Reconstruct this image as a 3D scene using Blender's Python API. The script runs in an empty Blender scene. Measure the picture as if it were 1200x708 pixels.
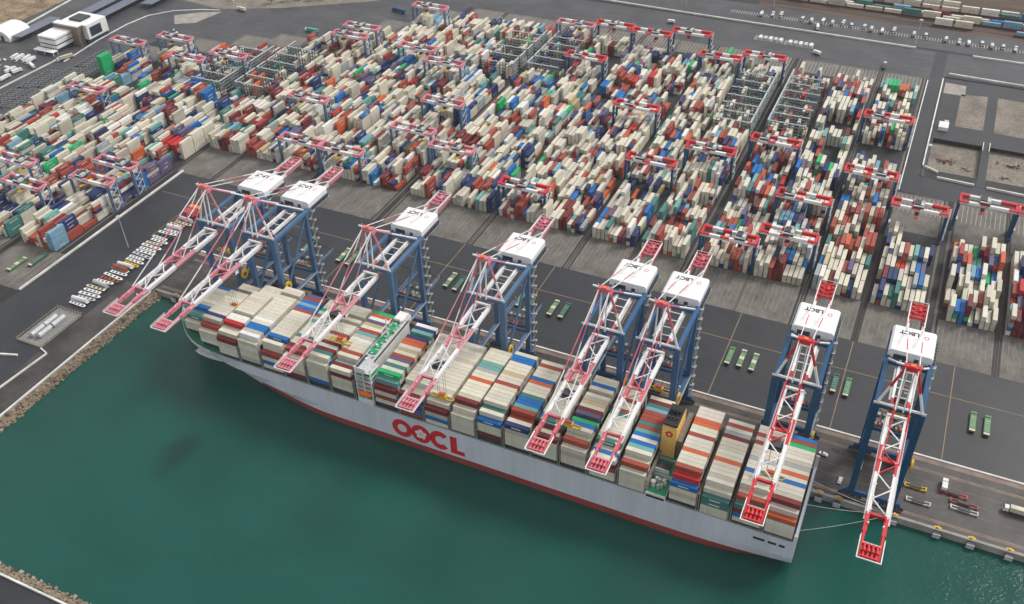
import bpy, math, random
from mathutils import Vector, Matrix
random.seed(7)
sc = bpy.context.scene
COL = sc.collection
R = math.radians
# ------------------------------------------------------------------ camera
cam_d = bpy.data.cameras.new('camera'); cam = bpy.data.objects.new('camera', cam_d); COL.objects.link(cam)
sc.camera = cam
CAM = Vector((317.634, -330.585, 359.5))
RT = Vector((0.9087374, 0.4167804, -0.0221479)); UP = Vector((-0.2423439, 0.5701161, 0.7850077)); FW = Vector((-0.3398026, 0.7079984, -0.6190900))
cam.matrix_world = Matrix(((RT.x, UP.x, -FW.x, CAM.x), (RT.y, UP.y, -FW.y, CAM.y), (RT.z, UP.z, -FW.z, CAM.z), (0, 0, 0, 1)))
FPX = 1122.6
cam_d.sensor_width = 36; cam_d.lens = FPX / 1200 * 36; cam_d.shift_y = -6.9 / 1200
cam_d.clip_start = 1; cam_d.clip_end = 20000
# ------------------------------------------------------------------ light
SUN_DIR = Vector((0.45, 0.54, 0.71)).normalized()       # towards the sun
el = math.asin(SUN_DIR.z); az = math.atan2(SUN_DIR.x, SUN_DIR.y)
world = bpy.data.worlds.new('World'); sc.world = world; world.use_nodes = True
wn = world.node_tree; wn.nodes.clear()
wo = wn.nodes.new('ShaderNodeOutputWorld'); bg = wn.nodes.new('ShaderNodeBackground')
sky = wn.nodes.new('ShaderNodeTexSky'); sky.sky_type = 'NISHITA'; sky.sun_disc = False
sky.sun_elevation = el; sky.sun_rotation = az; sky.air_density = 1.0; sky.dust_density = 3.0; sky.ozone_density = 1.0
tcw = wn.nodes.new('ShaderNodeTexCoord'); nz = wn.nodes.new('ShaderNodeTexNoise')
nz.inputs['Scale'].default_value = 3.2; nz.inputs['Detail'].default_value = 5; nz.inputs['Roughness'].default_value = 0.55
wn.links.new(tcw.outputs['Generated'], nz.inputs['Vector'])
cr = wn.nodes.new('ShaderNodeValToRGB'); cr.color_ramp.elements[0].position = 0.34; cr.color_ramp.elements[1].position = 0.62
cr.color_ramp.elements[0].color = (0.35, 0.35, 0.35, 1)
wn.links.new(nz.outputs['Fac'], cr.inputs['Fac'])
mx = wn.nodes.new('ShaderNodeMix'); mx.data_type = 'RGBA'
wn.links.new(cr.outputs['Color'], mx.inputs[0]); wn.links.new(sky.outputs['Color'], mx.inputs[6])
mx.inputs[7].default_value = (9.6, 9.5, 9.3, 1)         # the overcast cloud layer
wn.links.new(mx.outputs[2], bg.inputs['Color']); bg.inputs['Strength'].default_value = 0.076
wn.links.new(bg.outputs[0], wo.inputs['Surface'])
sun_d = bpy.data.lights.new('sun', 'SUN'); sun = bpy.data.objects.new('sun', sun_d); COL.objects.link(sun)
sun_d.energy = 2.4; sun_d.angle = R(18); sun_d.color = (1.0, 0.965, 0.92)
sun.rotation_euler = SUN_DIR.to_track_quat('Z', 'Y').to_euler()
sc.view_settings.view_transform = 'Standard'; sc.view_settings.look = 'None'
sc.view_settings.exposure = 0.26; sc.view_settings.gamma = 1.0; sc.view_settings.use_curve_mapping = False
sc.render.engine = 'CYCLES'; sc.cycles.max_bounces = 5; sc.cycles.diffuse_bounces = 2; sc.cycles.glossy_bounces = 2
sc.cycles.use_denoising = True; sc.cycles.volume_bounces = 0; sc.cycles.sample_clamp_direct = 6; sc.cycles.sample_clamp_indirect = 4
# ------------------------------------------------------------------ helpers
MATS = {}
def mat(name, col, rough=0.6, metal=0.0, var=0.25, scale=0.35, stretch=(1, 1, 1), spec=0.4, attr=None, bump=0.0, second=None, detail=6, contrast=(0.35, 0.7), fine=None):
    """a Principled material with uneven, weathered colour"""
    if name in MATS: return MATS[name]
    m = bpy.data.materials.new(name); m.use_nodes = True; nt = m.node_tree; b = nt.nodes['Principled BSDF']
    b.inputs['Roughness'].default_value = rough; b.inputs['Metallic'].default_value = metal; b.inputs['Specular IOR Level'].default_value = spec
    tc = nt.nodes.new('ShaderNodeTexCoord'); mp = nt.nodes.new('ShaderNodeMapping'); mp.inputs['Scale'].default_value = stretch
    n = nt.nodes.new('ShaderNodeTexNoise'); n.inputs['Scale'].default_value = scale; n.inputs['Detail'].default_value = detail; n.inputs['Roughness'].default_value = 0.65
    nt.links.new(tc.outputs['Object'], mp.inputs['Vector']); nt.links.new(mp.outputs[0], n.inputs['Vector'])
    rp = nt.nodes.new('ShaderNodeMapRange'); rp.inputs[1].default_value = contrast[0]; rp.inputs[2].default_value = contrast[1]
    nt.links.new(n.outputs['Fac'], rp.inputs[0])
    mxx = nt.nodes.new('ShaderNodeMix'); mxx.data_type = 'RGBA'
    nt.links.new(rp.outputs[0], mxx.inputs[0])
    if attr:
        if attr == 'object':
            src = nt.nodes.new('ShaderNodeObjectInfo').outputs['Color']
        else:
            a = nt.nodes.new('ShaderNodeAttribute'); a.attribute_name = attr; src = a.outputs['Color']
        dk = nt.nodes.new('ShaderNodeMix'); dk.data_type = 'RGBA'; dk.blend_type = 'MULTIPLY'; dk.inputs[0].default_value = 1
        dk.inputs[7].default_value = (1 - var, 1 - var * 1.08, 1 - var * 1.15, 1)
        nt.links.new(src, dk.inputs[6]); nt.links.new(dk.outputs[2], mxx.inputs[6]); nt.links.new(src, mxx.inputs[7])
    else:
        s = second or tuple(c * (1 - var) for c in col); t = col if second else tuple(min(1, c * (1 + var * 0.6)) for c in col)
        mxx.inputs[6].default_value = (*s, 1); mxx.inputs[7].default_value = (*t, 1)
    out = mxx.outputs[2]
    if fine:
        n2 = nt.nodes.new('ShaderNodeTexNoise'); n2.inputs['Scale'].default_value = fine[0]; n2.inputs['Detail'].default_value = 4
        mp2 = nt.nodes.new('ShaderNodeMapping'); mp2.inputs['Scale'].default_value = fine[2]; nt.links.new(tc.outputs['Object'], mp2.inputs['Vector']); nt.links.new(mp2.outputs[0], n2.inputs['Vector'])
        r2 = nt.nodes.new('ShaderNodeMapRange'); r2.inputs[1].default_value = 0.35; r2.inputs[2].default_value = 0.65; r2.inputs[3].default_value = 1 - fine[1]; r2.inputs[4].default_value = 1 + fine[1] * 0.6
        nt.links.new(n2.outputs['Fac'], r2.inputs[0])
        m2 = nt.nodes.new('ShaderNodeMix'); m2.data_type = 'RGBA'; m2.blend_type = 'MULTIPLY'; m2.inputs[0].default_value = 1; nt.links.new(out, m2.inputs[6]); nt.links.new(r2.outputs[0], m2.inputs[7]); out = m2.outputs[2]
    nt.links.new(out, b.inputs['Base Color'])
    if bump:
        bp = nt.nodes.new('ShaderNodeBump'); bp.inputs['Strength'].default_value = bump; bp.inputs['Distance'].default_value = 0.3
        nt.links.new(n.outputs['Fac'], bp.inputs['Height']); nt.links.new(bp.outputs[0], b.inputs['Normal'])
    MATS[name] = m
    return m

class MB:
    """collects boxes, beams and tubes; build() links them as one mesh object"""
    def __init__(s): s.v = []; s.f = []; s.m = []; s.mats = []
    def mi(s, m):
        if m not in s.mats: s.mats.append(m)
        return s.mats.index(m)
    def face(s, pts, m):
        i = len(s.v); s.v += [tuple(p) for p in pts]; s.f.append(tuple(range(i, i + len(pts)))); s.m.append(s.mi(m))
    def hexa(s, p, m, skip=()):
        i = len(s.v); s.v += [tuple(q) for q in p]; k = s.mi(m)
        for j, q in enumerate(((3, 2, 1, 0), (4, 5, 6, 7), (0, 1, 5, 4), (1, 2, 6, 5), (2, 3, 7, 6), (3, 0, 4, 7))):
            if j in skip: continue
            s.f.append(tuple(i + t for t in q)); s.m.append(k)
        return s
    def box(s, x0, x1, y0, y1, z0, z1, m, skip=()):
        return s.hexa([(x0, y0, z0), (x1, y0, z0), (x1, y1, z0), (x0, y1, z0), (x0, y0, z1), (x1, y0, z1), (x1, y1, z1), (x0, y1, z1)], m, skip)
    def beam(s, p, q, w, h, m, w2=None, h2=None):
        p = Vector(p); q = Vector(q); d = (q - p).normalized()
        a = d.cross(Vector((0, 0, 1)))
        if a.length < 1e-3: a = Vector((1, 0, 0))
        a.normalize(); b = a.cross(d).normalized()
        w2 = w2 or w; h2 = h2 or h
        c = lambda o, ww, hh: [o - a * ww / 2 - b * hh / 2, o + a * ww / 2 - b * hh / 2, o + a * ww / 2 + b * hh / 2, o - a * ww / 2 + b * hh / 2]
        A = c(p, w, h); B = c(q, w2, h2)
        i = len(s.v); s.v += [tuple(t) for t in A + B]; k = s.mi(m)
        for t in ((0, 1, 2, 3), (7, 6, 5, 4), (1, 0, 4, 5), (2, 1, 5, 6), (3, 2, 6, 7), (0, 3, 7, 4)):
            s.f.append(tuple(i + j for j in t)); s.m.append(k)
        return s
    def seg(s, p, q, w, h, cuts, ms):
        p = Vector(p); q = Vector(q); c = [0] + list(cuts) + [1]
        for j in range(len(c) - 1): s.beam(p.lerp(q, c[j]), p.lerp(q, c[j + 1]), w, h, ms[j % len(ms)])
        return s
    def tube(s, p, q, r, m, n=8, r2=None, caps=True):
        p = Vector(p); q = Vector(q); d = (q - p).normalized(); r2 = r if r2 is None else r2
        a = d.cross(Vector((0, 0, 1)))
        if a.length < 1e-3: a = Vector((1, 0, 0))
        a.normalize(); b = d.cross(a)
        i = len(s.v); k = s.mi(m)
        for o, rr in ((p, r), (q, r2)):
            for t in range(n):
                g = 2 * math.pi * t / n; s.v.append(tuple(o + a * math.cos(g) * rr + b * math.sin(g) * rr))
        for t in range(n):
            u = (t + 1) % n; s.f.append((i + t, i + u, i + n + u, i + n + t)); s.m.append(k)
        if caps:
            s.f.append(tuple(i + t for t in reversed(range(n)))); s.m.append(k)
            s.f.append(tuple(i + n + t for t in range(n))); s.m.append(k)
        return s
    def prism(s, poly, z0, z1, m, top=None):
        n = len(poly); i = len(s.v); k = s.mi(m)
        s.v += [(x, y, z0) for x, y in poly] + [(x, y, z1) for x, y in poly]
        for t in range(n):
            u = (t + 1) % n; s.f.append((i + t, i + u, i + n + u, i + n + t)); s.m.append(k)
        s.f.append(tuple(i + n + t for t in range(n))); s.m.append(s.mi(top) if top else k)
        s.f.append(tuple(i + t for t in reversed(range(n)))); s.m.append(k)
        return s
    def build(s, name, parent=None, loc=(0, 0, 0), smooth=False, rot=None):
        me = bpy.data.meshes.new(name); me.from_pydata(s.v, [], s.f)
        for m in s.mats: me.materials.append(m)
        me.polygons.foreach_set('material_index', s.m)
        if smooth: me.polygons.foreach_set('use_smooth', [True] * len(s.f))
        me.update()
        o = bpy.data.objects.new(name, me); COL.objects.link(o); o.location = loc
        if rot: o.rotation_euler = rot
        if parent: o.parent = parent
        return o
def tag(o, label=None, cat=None, group=None, kind=None):
    for k, v in (('label', label), ('category', cat), ('group', group), ('kind', kind)):
        if v: o[k] = v
    return o
def empty(name, loc=(0, 0, 0), rz=0.0):
    o = bpy.data.objects.new(name, None); COL.objects.link(o); o.location = loc; o.rotation_euler = (0, 0, rz); o.empty_display_size = 1
    return o
KIDS = {}
def copy_tree(o, parent=None):
    c = o.copy(); COL.objects.link(c)
    if parent: c.parent = parent
    for ch in [x for x in COL.objects if x.parent == o]: copy_tree(ch, c)
    return c
def sheet(name, polys, z, m, kind='structure'):
    b = MB()
    for p in polys:
        if len(p) == 4 and not isinstance(p[0], tuple):
            x0, x1, y0, y1 = p; p = [(x0, y0), (x1, y0), (x1, y1), (x0, y1)]
        b.face([(x, y, z) for x, y in p], m)
    return tag(b.build(name), kind=kind)
ORD = 'first second third fourth fifth sixth seventh eighth ninth tenth eleventh twelfth thirteenth fourteenth fifteenth sixteenth seventeenth eighteenth nineteenth twentieth twenty-first twenty-second twenty-third twenty-fourth twenty-fifth twenty-sixth twenty-seventh twenty-eighth twenty-ninth thirtieth thirty-first thirty-second thirty-third thirty-fourth thirty-fifth thirty-sixth thirty-seventh thirty-eighth thirty-ninth fortieth'.split()
def px(p):
    d = Vector(p) - CAM; z = d.dot(FW); return (600 + FPX * d.dot(RT) / z, 347.1 - FPX * d.dot(UP) / z)
def text_mesh(s, size, depth):
    c = bpy.data.curves.new('lettering', 'FONT'); c.body = s; c.size = size; c.extrude = depth; c.align_x = 'CENTER'; c.align_y = 'CENTER'; c.offset = size * 0.03
    o = bpy.data.objects.new('lettering', c); COL.objects.link(o); dg = bpy.context.evaluated_depsgraph_get()
    me = bpy.data.meshes.new_from_object(o.evaluated_get(dg)); bpy.data.objects.remove(o); return me
# ------------------------------------------------------------------ materials
M_ASPH = mat('apron_asphalt', (0.029, 0.031, 0.038), 0.42, scale=0.02, spec=0.5, second=(0.013, 0.015, 0.020), contrast=(0.36, 0.68), fine=(0.35, 0.14, (0.3, 1.0, 1)), detail=8)
M_ROAD = mat('road_asphalt', (0.082, 0.083, 0.090), 0.55, var=0.35, scale=0.03, second=(0.046, 0.048, 0.055), fine=(0.4, 0.25, (0.06, 1, 1)))
M_YARD = mat('yard_surface', (0.036, 0.033, 0.033), 0.7, scale=0.05, second=(0.014, 0.014, 0.016), fine=(0.5, 0.2, (1, 0.2, 1)))
M_PAD = mat('pad_concrete', (0.185, 0.170, 0.148), 0.75, scale=0.10, stretch=(1.3, 0.7, 1), second=(0.085, 0.078, 0.070), contrast=(0.3, 0.7), fine=(0.7, 0.12, (1, 0.3, 1)))
M_PADL = mat('pad_lane_line', (0.27, 0.25, 0.22), 0.8, scale=0.2, stretch=(1, 0.5, 1), second=(0.14, 0.13, 0.115), contrast=(0.4, 0.6))
M_SKID = mat('tyre_rubber_mark', (0.020, 0.021, 0.024), 0.5, scale=0.3, second=(0.030, 0.032, 0.037))
M_SKIDL = mat('worn_track_mark', (0.050, 0.052, 0.058), 0.5, scale=0.3, second=(0.034, 0.036, 0.042))
M_DOCK = mat('dock_concrete', (0.082, 0.072, 0.066), 0.5, scale=0.045, second=(0.026, 0.024, 0.025), contrast=(0.35, 0.65), fine=(0.4, 0.15, (0.6, 1, 1)))
M_CONC = mat('pale_concrete', (0.38, 0.36, 0.32), 0.8, scale=0.15, second=(0.24, 0.22, 0.20))
M_CONCB = mat('brown_concrete', (0.29, 0.22, 0.18), 0.8, scale=0.15, second=(0.16, 0.12, 0.10))
M_WHITEW = mat('white_wall_paint', (0.72, 0.71, 0.68), 0.7, scale=0.1, var=0.25)
M_LINEY = mat('yellow_line', (0.35, 0.23, 0.10), 0.7, scale=0.1, second=(0.22, 0.16, 0.09))
M_LINEW = mat('white_line', (0.55, 0.55, 0.53), 0.7, scale=0.1, var=0.3)
M_RAILC = mat('rail_beam_concrete', (0.20, 0.18, 0.16), 0.7, scale=0.08, stretch=(1, 0.2, 1), second=(0.10, 0.09, 0.085))
M_STEEL = mat('rail_steel', (0.12, 0.105, 0.10), 0.4, 0.7)
M_ROCK = mat('revetment_rock', (0.30, 0.245, 0.18), 0.9, scale=0.9, second=(0.17, 0.12, 0.08), bump=0.5)
M_ROCKB = mat('pale_rock', (0.36, 0.32, 0.26), 0.9, scale=0.5, var=0.3)
M_ROCKC = mat('dark_rock', (0.13, 0.10, 0.075), 0.9, scale=0.5, var=0.4)
M_SOIL = mat('bare_soil', (0.27, 0.235, 0.195), 0.95, scale=0.06, second=(0.16, 0.138, 0.118), contrast=(0.36, 0.64), fine=(0.6, 0.3, (1, 1, 1)))
M_DIRT = mat('brown_dirt', (0.34, 0.25, 0.16), 0.95, scale=0.06, second=(0.15, 0.105, 0.07), contrast=(0.4, 0.6), fine=(0.4, 0.3, (1, 1, 1)))
M_RUST = mat('rusty_ballast', (0.13, 0.085, 0.062), 0.9, scale=0.1, stretch=(0.15, 1.5, 1), second=(0.055, 0.04, 0.034))
M_WHITE = mat('white_paint', (0.76, 0.76, 0.75), 0.45, scale=0.2, var=0.14)
M_ROOFW = mat('white_roof', (0.82, 0.82, 0.82), 0.5, scale=0.3, var=0.08)
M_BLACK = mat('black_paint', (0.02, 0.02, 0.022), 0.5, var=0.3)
M_DARK = mat('dark_machinery', (0.055, 0.057, 0.062), 0.5, var=0.5, scale=0.8)
M_GREY = mat('galvanised_grey', (0.36, 0.39, 0.40), 0.5, 0.3, scale=0.5, var=0.25)
M_RACKD = mat('rack_dark_steel', (0.10, 0.12, 0.125), 0.6, 0.2, scale=0.5, var=0.3)
M_RACKL = mat('rack_top_steel', (0.46, 0.52, 0.53), 0.5, 0.1, scale=0.5, var=0.2)
M_GREYD = mat('rack_gallery_steel', (0.24, 0.28, 0.29), 0.55, 0.2, scale=0.5, var=0.3)
M_LGREY = mat('light_grey_steel', (0.52, 0.54, 0.55), 0.5, 0.1, scale=0.5, var=0.2)
M_YEL = mat('machine_yellow', (0.68, 0.42, 0.02), 0.5, var=0.2)
M_ORANGE = mat('lifeboat_orange', (0.85, 0.17, 0.02), 0.45, var=0.15)
M_GREEN = mat('deck_green', (0.025, 0.22, 0.10), 0.5, scale=0.5, var=0.35)
M_GREENB = mat('bright_deck_green', (0.02, 0.34, 0.15), 0.5, scale=0.3, var=0.3)
M_AGVG = mat('vehicle_green', (0.13, 0.30, 0.13), 0.5, scale=0.9, var=0.35)
M_AGVD = mat('vehicle_dark_green', (0.045, 0.16, 0.10), 0.5, scale=0.9, var=0.35)
M_CREAM = mat('cream_paint', (0.62, 0.57, 0.44), 0.55, var=0.2)
M_GLASS = mat('dark_glass', (0.015, 0.03, 0.05), 0.12, var=0.2, spec=0.6)
M_TYRE = mat('black_rubber', (0.018, 0.018, 0.018), 0.8, var=0.3)
M_HULL = mat('hull_pale_grey', (0.62, 0.66, 0.74), 0.45, scale=0.12, stretch=(0.5, 0.5, 0.12), var=0.12, fine=(0.6, 0.05, (1.0, 1, 0.05)))
M_BOOT = mat('antifouling_red', (0.33, 0.055, 0.045), 0.6, scale=0.12, stretch=(0.3, 1, 1), second=(0.24, 0.03, 0.03))
M_LETR = mat('emblem_red', (0.62, 0.012, 0.025), 0.5, var=0.08)
M_FUNN = mat('funnel_yellow', (0.86, 0.55, 0.14), 0.5, scale=0.15, var=0.1)
M_TAN = mat('brown_cladding', (0.20, 0.16, 0.13), 0.6, var=0.2)
M_SOLAR = mat('solar_panel', (0.12, 0.14, 0.20), 0.35, scale=0.05, var=0.2)
M_TIMB = mat('timber_stake', (0.42, 0.34, 0.20), 0.8, var=0.3)
M_REDP = mat('faded_red_machine', (0.50, 0.07, 0.08), 0.55, var=0.25)
M_BRTANK = mat('brown_tank', (0.30, 0.075, 0.04), 0.5, var=0.25)
M_GRAVEL = mat('grey_gravel', (0.30, 0.30, 0.29), 0.95, scale=0.8, second=(0.16, 0.16, 0.16))
M_LEAF = mat('foliage', (0.075, 0.10, 0.035), 0.8, scale=0.4, second=(0.03, 0.05, 0.018))
M_BARK = mat('bark', (0.12, 0.09, 0.06), 0.9)
M_BLUEC = mat('blue_vehicle', (0.03, 0.07, 0.22), 0.5, var=0.2)
M_CONT = mat('container_paint', (1, 1, 1), 0.55, attr='object', var=0.16, scale=0.55, stretch=(1.0, 1.0, 0.35), contrast=(0.25, 0.6))
M_CONTA = mat('stacked_container_paint', (1, 1, 1), 0.55, attr='col', var=0.18, scale=0.45, stretch=(1, 1, 0.35), contrast=(0.25, 0.6))
def paint_set(tag_, red, white, blue):
    return dict(red=mat(tag_ + '_red', red, 0.5, scale=0.25, var=0.18), white=mat(tag_ + '_white', white, 0.5, scale=0.3, var=0.14), blue=mat(tag_ + '_blue', blue, 0.42, scale=0.2, var=0.16))
P_DEEP = paint_set('deep_crane', (0.60, 0.018, 0.025), (0.80, 0.79, 0.78), (0.004, 0.066, 0.165))
P_MID = paint_set('mid_crane', (0.60, 0.125, 0.16), (0.78, 0.77, 0.77), (0.03, 0.11, 0.25))
P_PALE = paint_set('pale_crane', (0.62, 0.20, 0.25), (0.78, 0.76, 0.77), (0.07, 0.15, 0.28))  # palest of three crane tones, used towards the left
M_CAP = mat('apex_orange', (0.85, 0.16, 0.04), 0.5, var=0.1)

# ------------------------------------------------------------------ ground, water, quay
WZ = -3.4
def build_ground():
    holes = [(332, 366, 330, 379), (371.5, 420, 330, 381)]
    land = lambda x, y: (x < -86 and y > -4000) or (y > 0) or (y < -192 and x < 700)
    xs = sorted({-4000, -86, 4000, 700} | {v for h in holes for v in h[:2]})
    ys = sorted({-4000, -192, 0, 4000} | {v for h in holes for v in h[2:]})
    b = MB()
    for i in range(len(xs) - 1):
        for j in range(len(ys) - 1):
            cx, cy = (xs[i] + xs[i + 1]) / 2, (ys[j] + ys[j + 1]) / 2
            if not land(cx, cy) or any(h[0] < cx < h[1] and h[2] < cy < h[3] for h in holes): continue
            b.face([(xs[i], ys[j], 0), (xs[i + 1], ys[j], 0), (xs[i + 1], ys[j + 1], 0), (xs[i], ys[j + 1], 0)], M_YARD)
    tag(b.build('ground'), kind='structure')
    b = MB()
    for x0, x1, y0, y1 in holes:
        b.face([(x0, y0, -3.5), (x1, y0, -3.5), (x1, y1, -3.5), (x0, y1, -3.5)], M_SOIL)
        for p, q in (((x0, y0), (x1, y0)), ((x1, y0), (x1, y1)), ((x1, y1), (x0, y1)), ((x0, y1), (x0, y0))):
            b.face([(*p, -3.5), (*q, -3.5), (*q, 0), (*p, 0)], M_BLACK)  # black colour stands in for the shade on the pit walls
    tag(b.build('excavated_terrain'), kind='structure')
build_ground()
def water_mat():
    m = bpy.data.materials.new('harbour_water'); m.use_nodes = True; nt = m.node_tree; b = nt.nodes['Principled BSDF']
    b.inputs['Roughness'].default_value = 0.11; b.inputs['IOR'].default_value = 1.34; b.inputs['Specular IOR Level'].default_value = 0.5
    tc = nt.nodes.new('ShaderNodeTexCoord'); P = tc.outputs['Object']
    def noise(sc_, det, st=None):
        n = nt.nodes.new('ShaderNodeTexNoise'); n.inputs['Scale'].default_value = sc_; n.inputs['Detail'].default_value = det
        if st: mp = nt.nodes.new('ShaderNodeMapping'); mp.inputs['Scale'].default_value = st; mp.inputs['Rotation'].default_value = (0, 0, 0.6); nt.links.new(P, mp.inputs['Vector']); nt.links.new(mp.outputs[0], n.inputs['Vector'])
        else: nt.links.new(P, n.inputs['Vector'])
        return n.outputs['Fac']
    def math_(op, a, c=None, d=None):
        q = nt.nodes.new('ShaderNodeMath'); q.operation = op
        for k, v in enumerate((a, c, d)):
            if v is None: continue
            if isinstance(v, (int, float)): q.inputs[k].default_value = v
            else: nt.links.new(v, q.inputs[k])
        return q.outputs[0]
    big = noise(0.016, 5, (1, 1.6, 1)); mid = noise(0.07, 4); rip = noise(0.55, 3, (1, 1.8, 1)); fine = noise(1.6, 2, (1, 1.8, 1))
    mx = nt.nodes.new('ShaderNodeMix'); mx.data_type = 'RGBA'; mx.inputs[6].default_value = (0.001, 0.060, 0.046, 1); mx.inputs[7].default_value = (0.003, 0.072, 0.056, 1)
    mr = nt.nodes.new('ShaderNodeMapRange'); mr.inputs[1].default_value = 0.36; mr.inputs[2].default_value = 0.66; nt.links.new(big, mr.inputs[0]); nt.links.new(mr.outputs[0], mx.inputs[0])
    # a cloud's dark patch on the water, painted into the base colour
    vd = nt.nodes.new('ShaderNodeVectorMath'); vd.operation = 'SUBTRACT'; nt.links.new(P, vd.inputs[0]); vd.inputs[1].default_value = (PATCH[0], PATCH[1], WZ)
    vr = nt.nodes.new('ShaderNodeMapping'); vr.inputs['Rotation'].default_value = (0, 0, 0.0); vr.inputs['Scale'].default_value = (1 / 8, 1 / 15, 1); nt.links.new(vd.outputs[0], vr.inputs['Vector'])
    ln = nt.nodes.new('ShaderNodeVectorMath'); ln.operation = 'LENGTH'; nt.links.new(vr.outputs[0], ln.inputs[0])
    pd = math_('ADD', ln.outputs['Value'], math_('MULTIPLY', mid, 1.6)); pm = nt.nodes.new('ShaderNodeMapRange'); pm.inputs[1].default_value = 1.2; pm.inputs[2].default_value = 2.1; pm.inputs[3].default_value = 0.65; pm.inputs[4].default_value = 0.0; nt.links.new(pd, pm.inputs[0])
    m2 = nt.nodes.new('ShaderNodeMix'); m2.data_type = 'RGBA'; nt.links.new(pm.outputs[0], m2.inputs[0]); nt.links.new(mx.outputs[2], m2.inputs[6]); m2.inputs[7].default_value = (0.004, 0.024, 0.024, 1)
    nt.links.new(m2.outputs[2], b.inputs['Base Color'])
    h = math_('MULTIPLY_ADD', mid, 3.0, math_('MULTIPLY_ADD', rip, 1.2, math_('MULTIPLY', fine, 0.35)))
    bp = nt.nodes.new('ShaderNodeBump'); bp.inputs['Strength'].default_value = 0.24; bp.inputs['Distance'].default_value = 0.7
    nt.links.new(h, bp.inputs['Height']); nt.links.new(bp.outputs[0], b.inputs['Normal'])
    return m
HAZE = 0.00005
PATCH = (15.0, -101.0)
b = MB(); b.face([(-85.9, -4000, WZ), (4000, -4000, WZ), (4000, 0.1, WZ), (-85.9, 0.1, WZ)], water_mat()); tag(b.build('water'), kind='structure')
# quay face and coping beam
b = MB(); b.box(-86, 1500, -0.6, 0.9, -9, 0.35, M_CONC); tag(b.build('quay_wall'), 'long pale concrete quay edge along the berth behind the container ship', 'quay wall')
# fenders with yellow bollards along the quay
fx = [-70, -52, 318.5, 327, 352.5, 371.5, 386, 402, 418, 434]
FEND = None
def make_fender(x):
    t = empty('quay_fender', (x, 0, 0))
    MB().box(-1.5, 1.5, -2.4, -0.6, -3.2, -0.4, M_DARK).build('rubber_block', t)
    MB().box(-1.7, 1.7, -2.8, -2.4, -3.0, -0.5, M_LGREY).build('face_panel', t)
    bb = MB().box(-1.6, 1.6, 0.2, 1.5, 0.36, 0.5, M_YEL); bb.tube((0, 0.85, 0.5), (0, 0.85, 1.1), 0.45, M_YEL, 10, 0.6); bb.build('bollard', t)
    return t
for i, x in enumerate(fx):
    if FEND is None: FEND = o = make_fender(x)
    else: o = copy_tree(FEND); o.location = (x, 0, 0)
    where = {0: 'beyond the bow, leftmost on the quay', 1: 'beyond the bow, nearest the ship'}.get(i, '%s quay fender to the right of the ship stern' % ORD[i - 2])
    tag(o, ('yellow-topped quay fender ' + where) if i < 2 else 'yellow-topped ' + where, 'fender', 'quay fenders')
# revetments: rocky slopes down to the water
def rocks(name, p0, p1, inward, n, label):
    rng = random.Random(3); m = MB(); p0 = Vector(p0); p1 = Vector(p1); d = p1 - p0; w = 6.0
    N = n; K = 9; g = []
    for i in range(N + 1):
        row = []
        for k in range(K + 1):
            t = k / K; z = 0.15 - t * 4.6
            q = p0 + d * (i / N) + Vector(inward) * (t * w + (rng.uniform(-0.5, 0.5) if 0 < k else 0)); row.append((q.x + rng.uniform(-.4, .4), q.y + rng.uniform(-.4, .4), z + (rng.uniform(-0.55, 0.6) if k else 0)))
        g.append(row)
    for i in range(N):
        for k in range(K): m.face([g[i][k], g[i + 1][k], g[i + 1][k + 1], g[i][k + 1]], M_ROCK)
    for k in range(n * 4):
        t = rng.random(); q = p0 + d * rng.random() + Vector(inward) * (t * w + .2); r = rng.uniform(.25, .55) * rng.choice((1, 1, 1, 1, 1.9)); z = .15 - t * 4.6 + r * .25
        if z < WZ - .5: continue
        c = [(q.x + sx * r * rng.uniform(.5, 1.1), q.y + sy * r * rng.uniform(.5, 1.1), z + sz * r * rng.uniform(.4, .8)) for sx, sy, sz in ((-1, -1, -1), (1, -1, -1), (1, 1, -1), (-1, 1, -1), (-1, -1, 1), (1, -1, 1), (1, 1, 1), (-1, 1, 1))]
        m.hexa(c, M_ROCK if rng.random() < .6 else M_ROCKB if rng.random() < .6 else M_ROCKC)
    return tag(m.build(name), label, 'rock slope', kind='structure')
rocks('revetment_terrain', (-86, 0, 0), (-86, -330, 0), (1, 0, 0), 300, None)
rocks('revetment_terrain', (700, -192, 0), (-86, -192, 0), (0, 1, 0), 600, None)
# ------------------------------------------------------------------ surfaces
def strip(x0, x1, y0, y1): return (x0, x1, y0, y1)
sheet('dock_pavement', [strip(-86, 1500, 0.9, 44)], 0.02, M_DOCK)
sheet('apron_pavement', [strip(-164, 1500, 44, 118.9), strip(-164, -86, -400, 44)], 0.03, M_ASPH)
sheet('west_dock_pavement', [strip(-108, -86, -400, 0)], 0.05, M_DOCK)
sheet('south_pier_pavement', [strip(-86, 700, -400, -193.2)], 0.02, M_ASPH)
b = MB(); b.box(-86, 1500, 43.6, 44.6, 0.0, 0.5, M_WHITEW); b.box(-86, 1500, 40.2, 43.6, 0.0, 0.10, M_CONCB)
tag(b.build('dock_kerb'), kind='structure')
b = MB()
for y in (4.4, 34.9):
    b.box(-84, 1500, y - 0.9, y + 0.9, 0.0, 0.06, M_CONCB); b.box(-84, 1500, y - 0.1, y + 0.1, 0.0, 0.16, M_STEEL)
for y in (14.5, 21.0, 28.0): b.box(-84, 1500, y - 0.1, y + 0.1, 0.0, 0.045, M_CONCB)
tag(b.build('quay_crane_track'), kind='structure')
CX = [-331, -297, -260, -229.5, -189, -154.5, -119.7, -86, -51, -18.3, 21, 54.2, 89.5, 121.7, 157, 190.6, 230, 263, 298.2, 332.6, 372, 406.5]
LANES = [(CX[i] + CX[i + 1]) / 2 for i in range(len(CX) - 1)]
b = MB()
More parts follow.
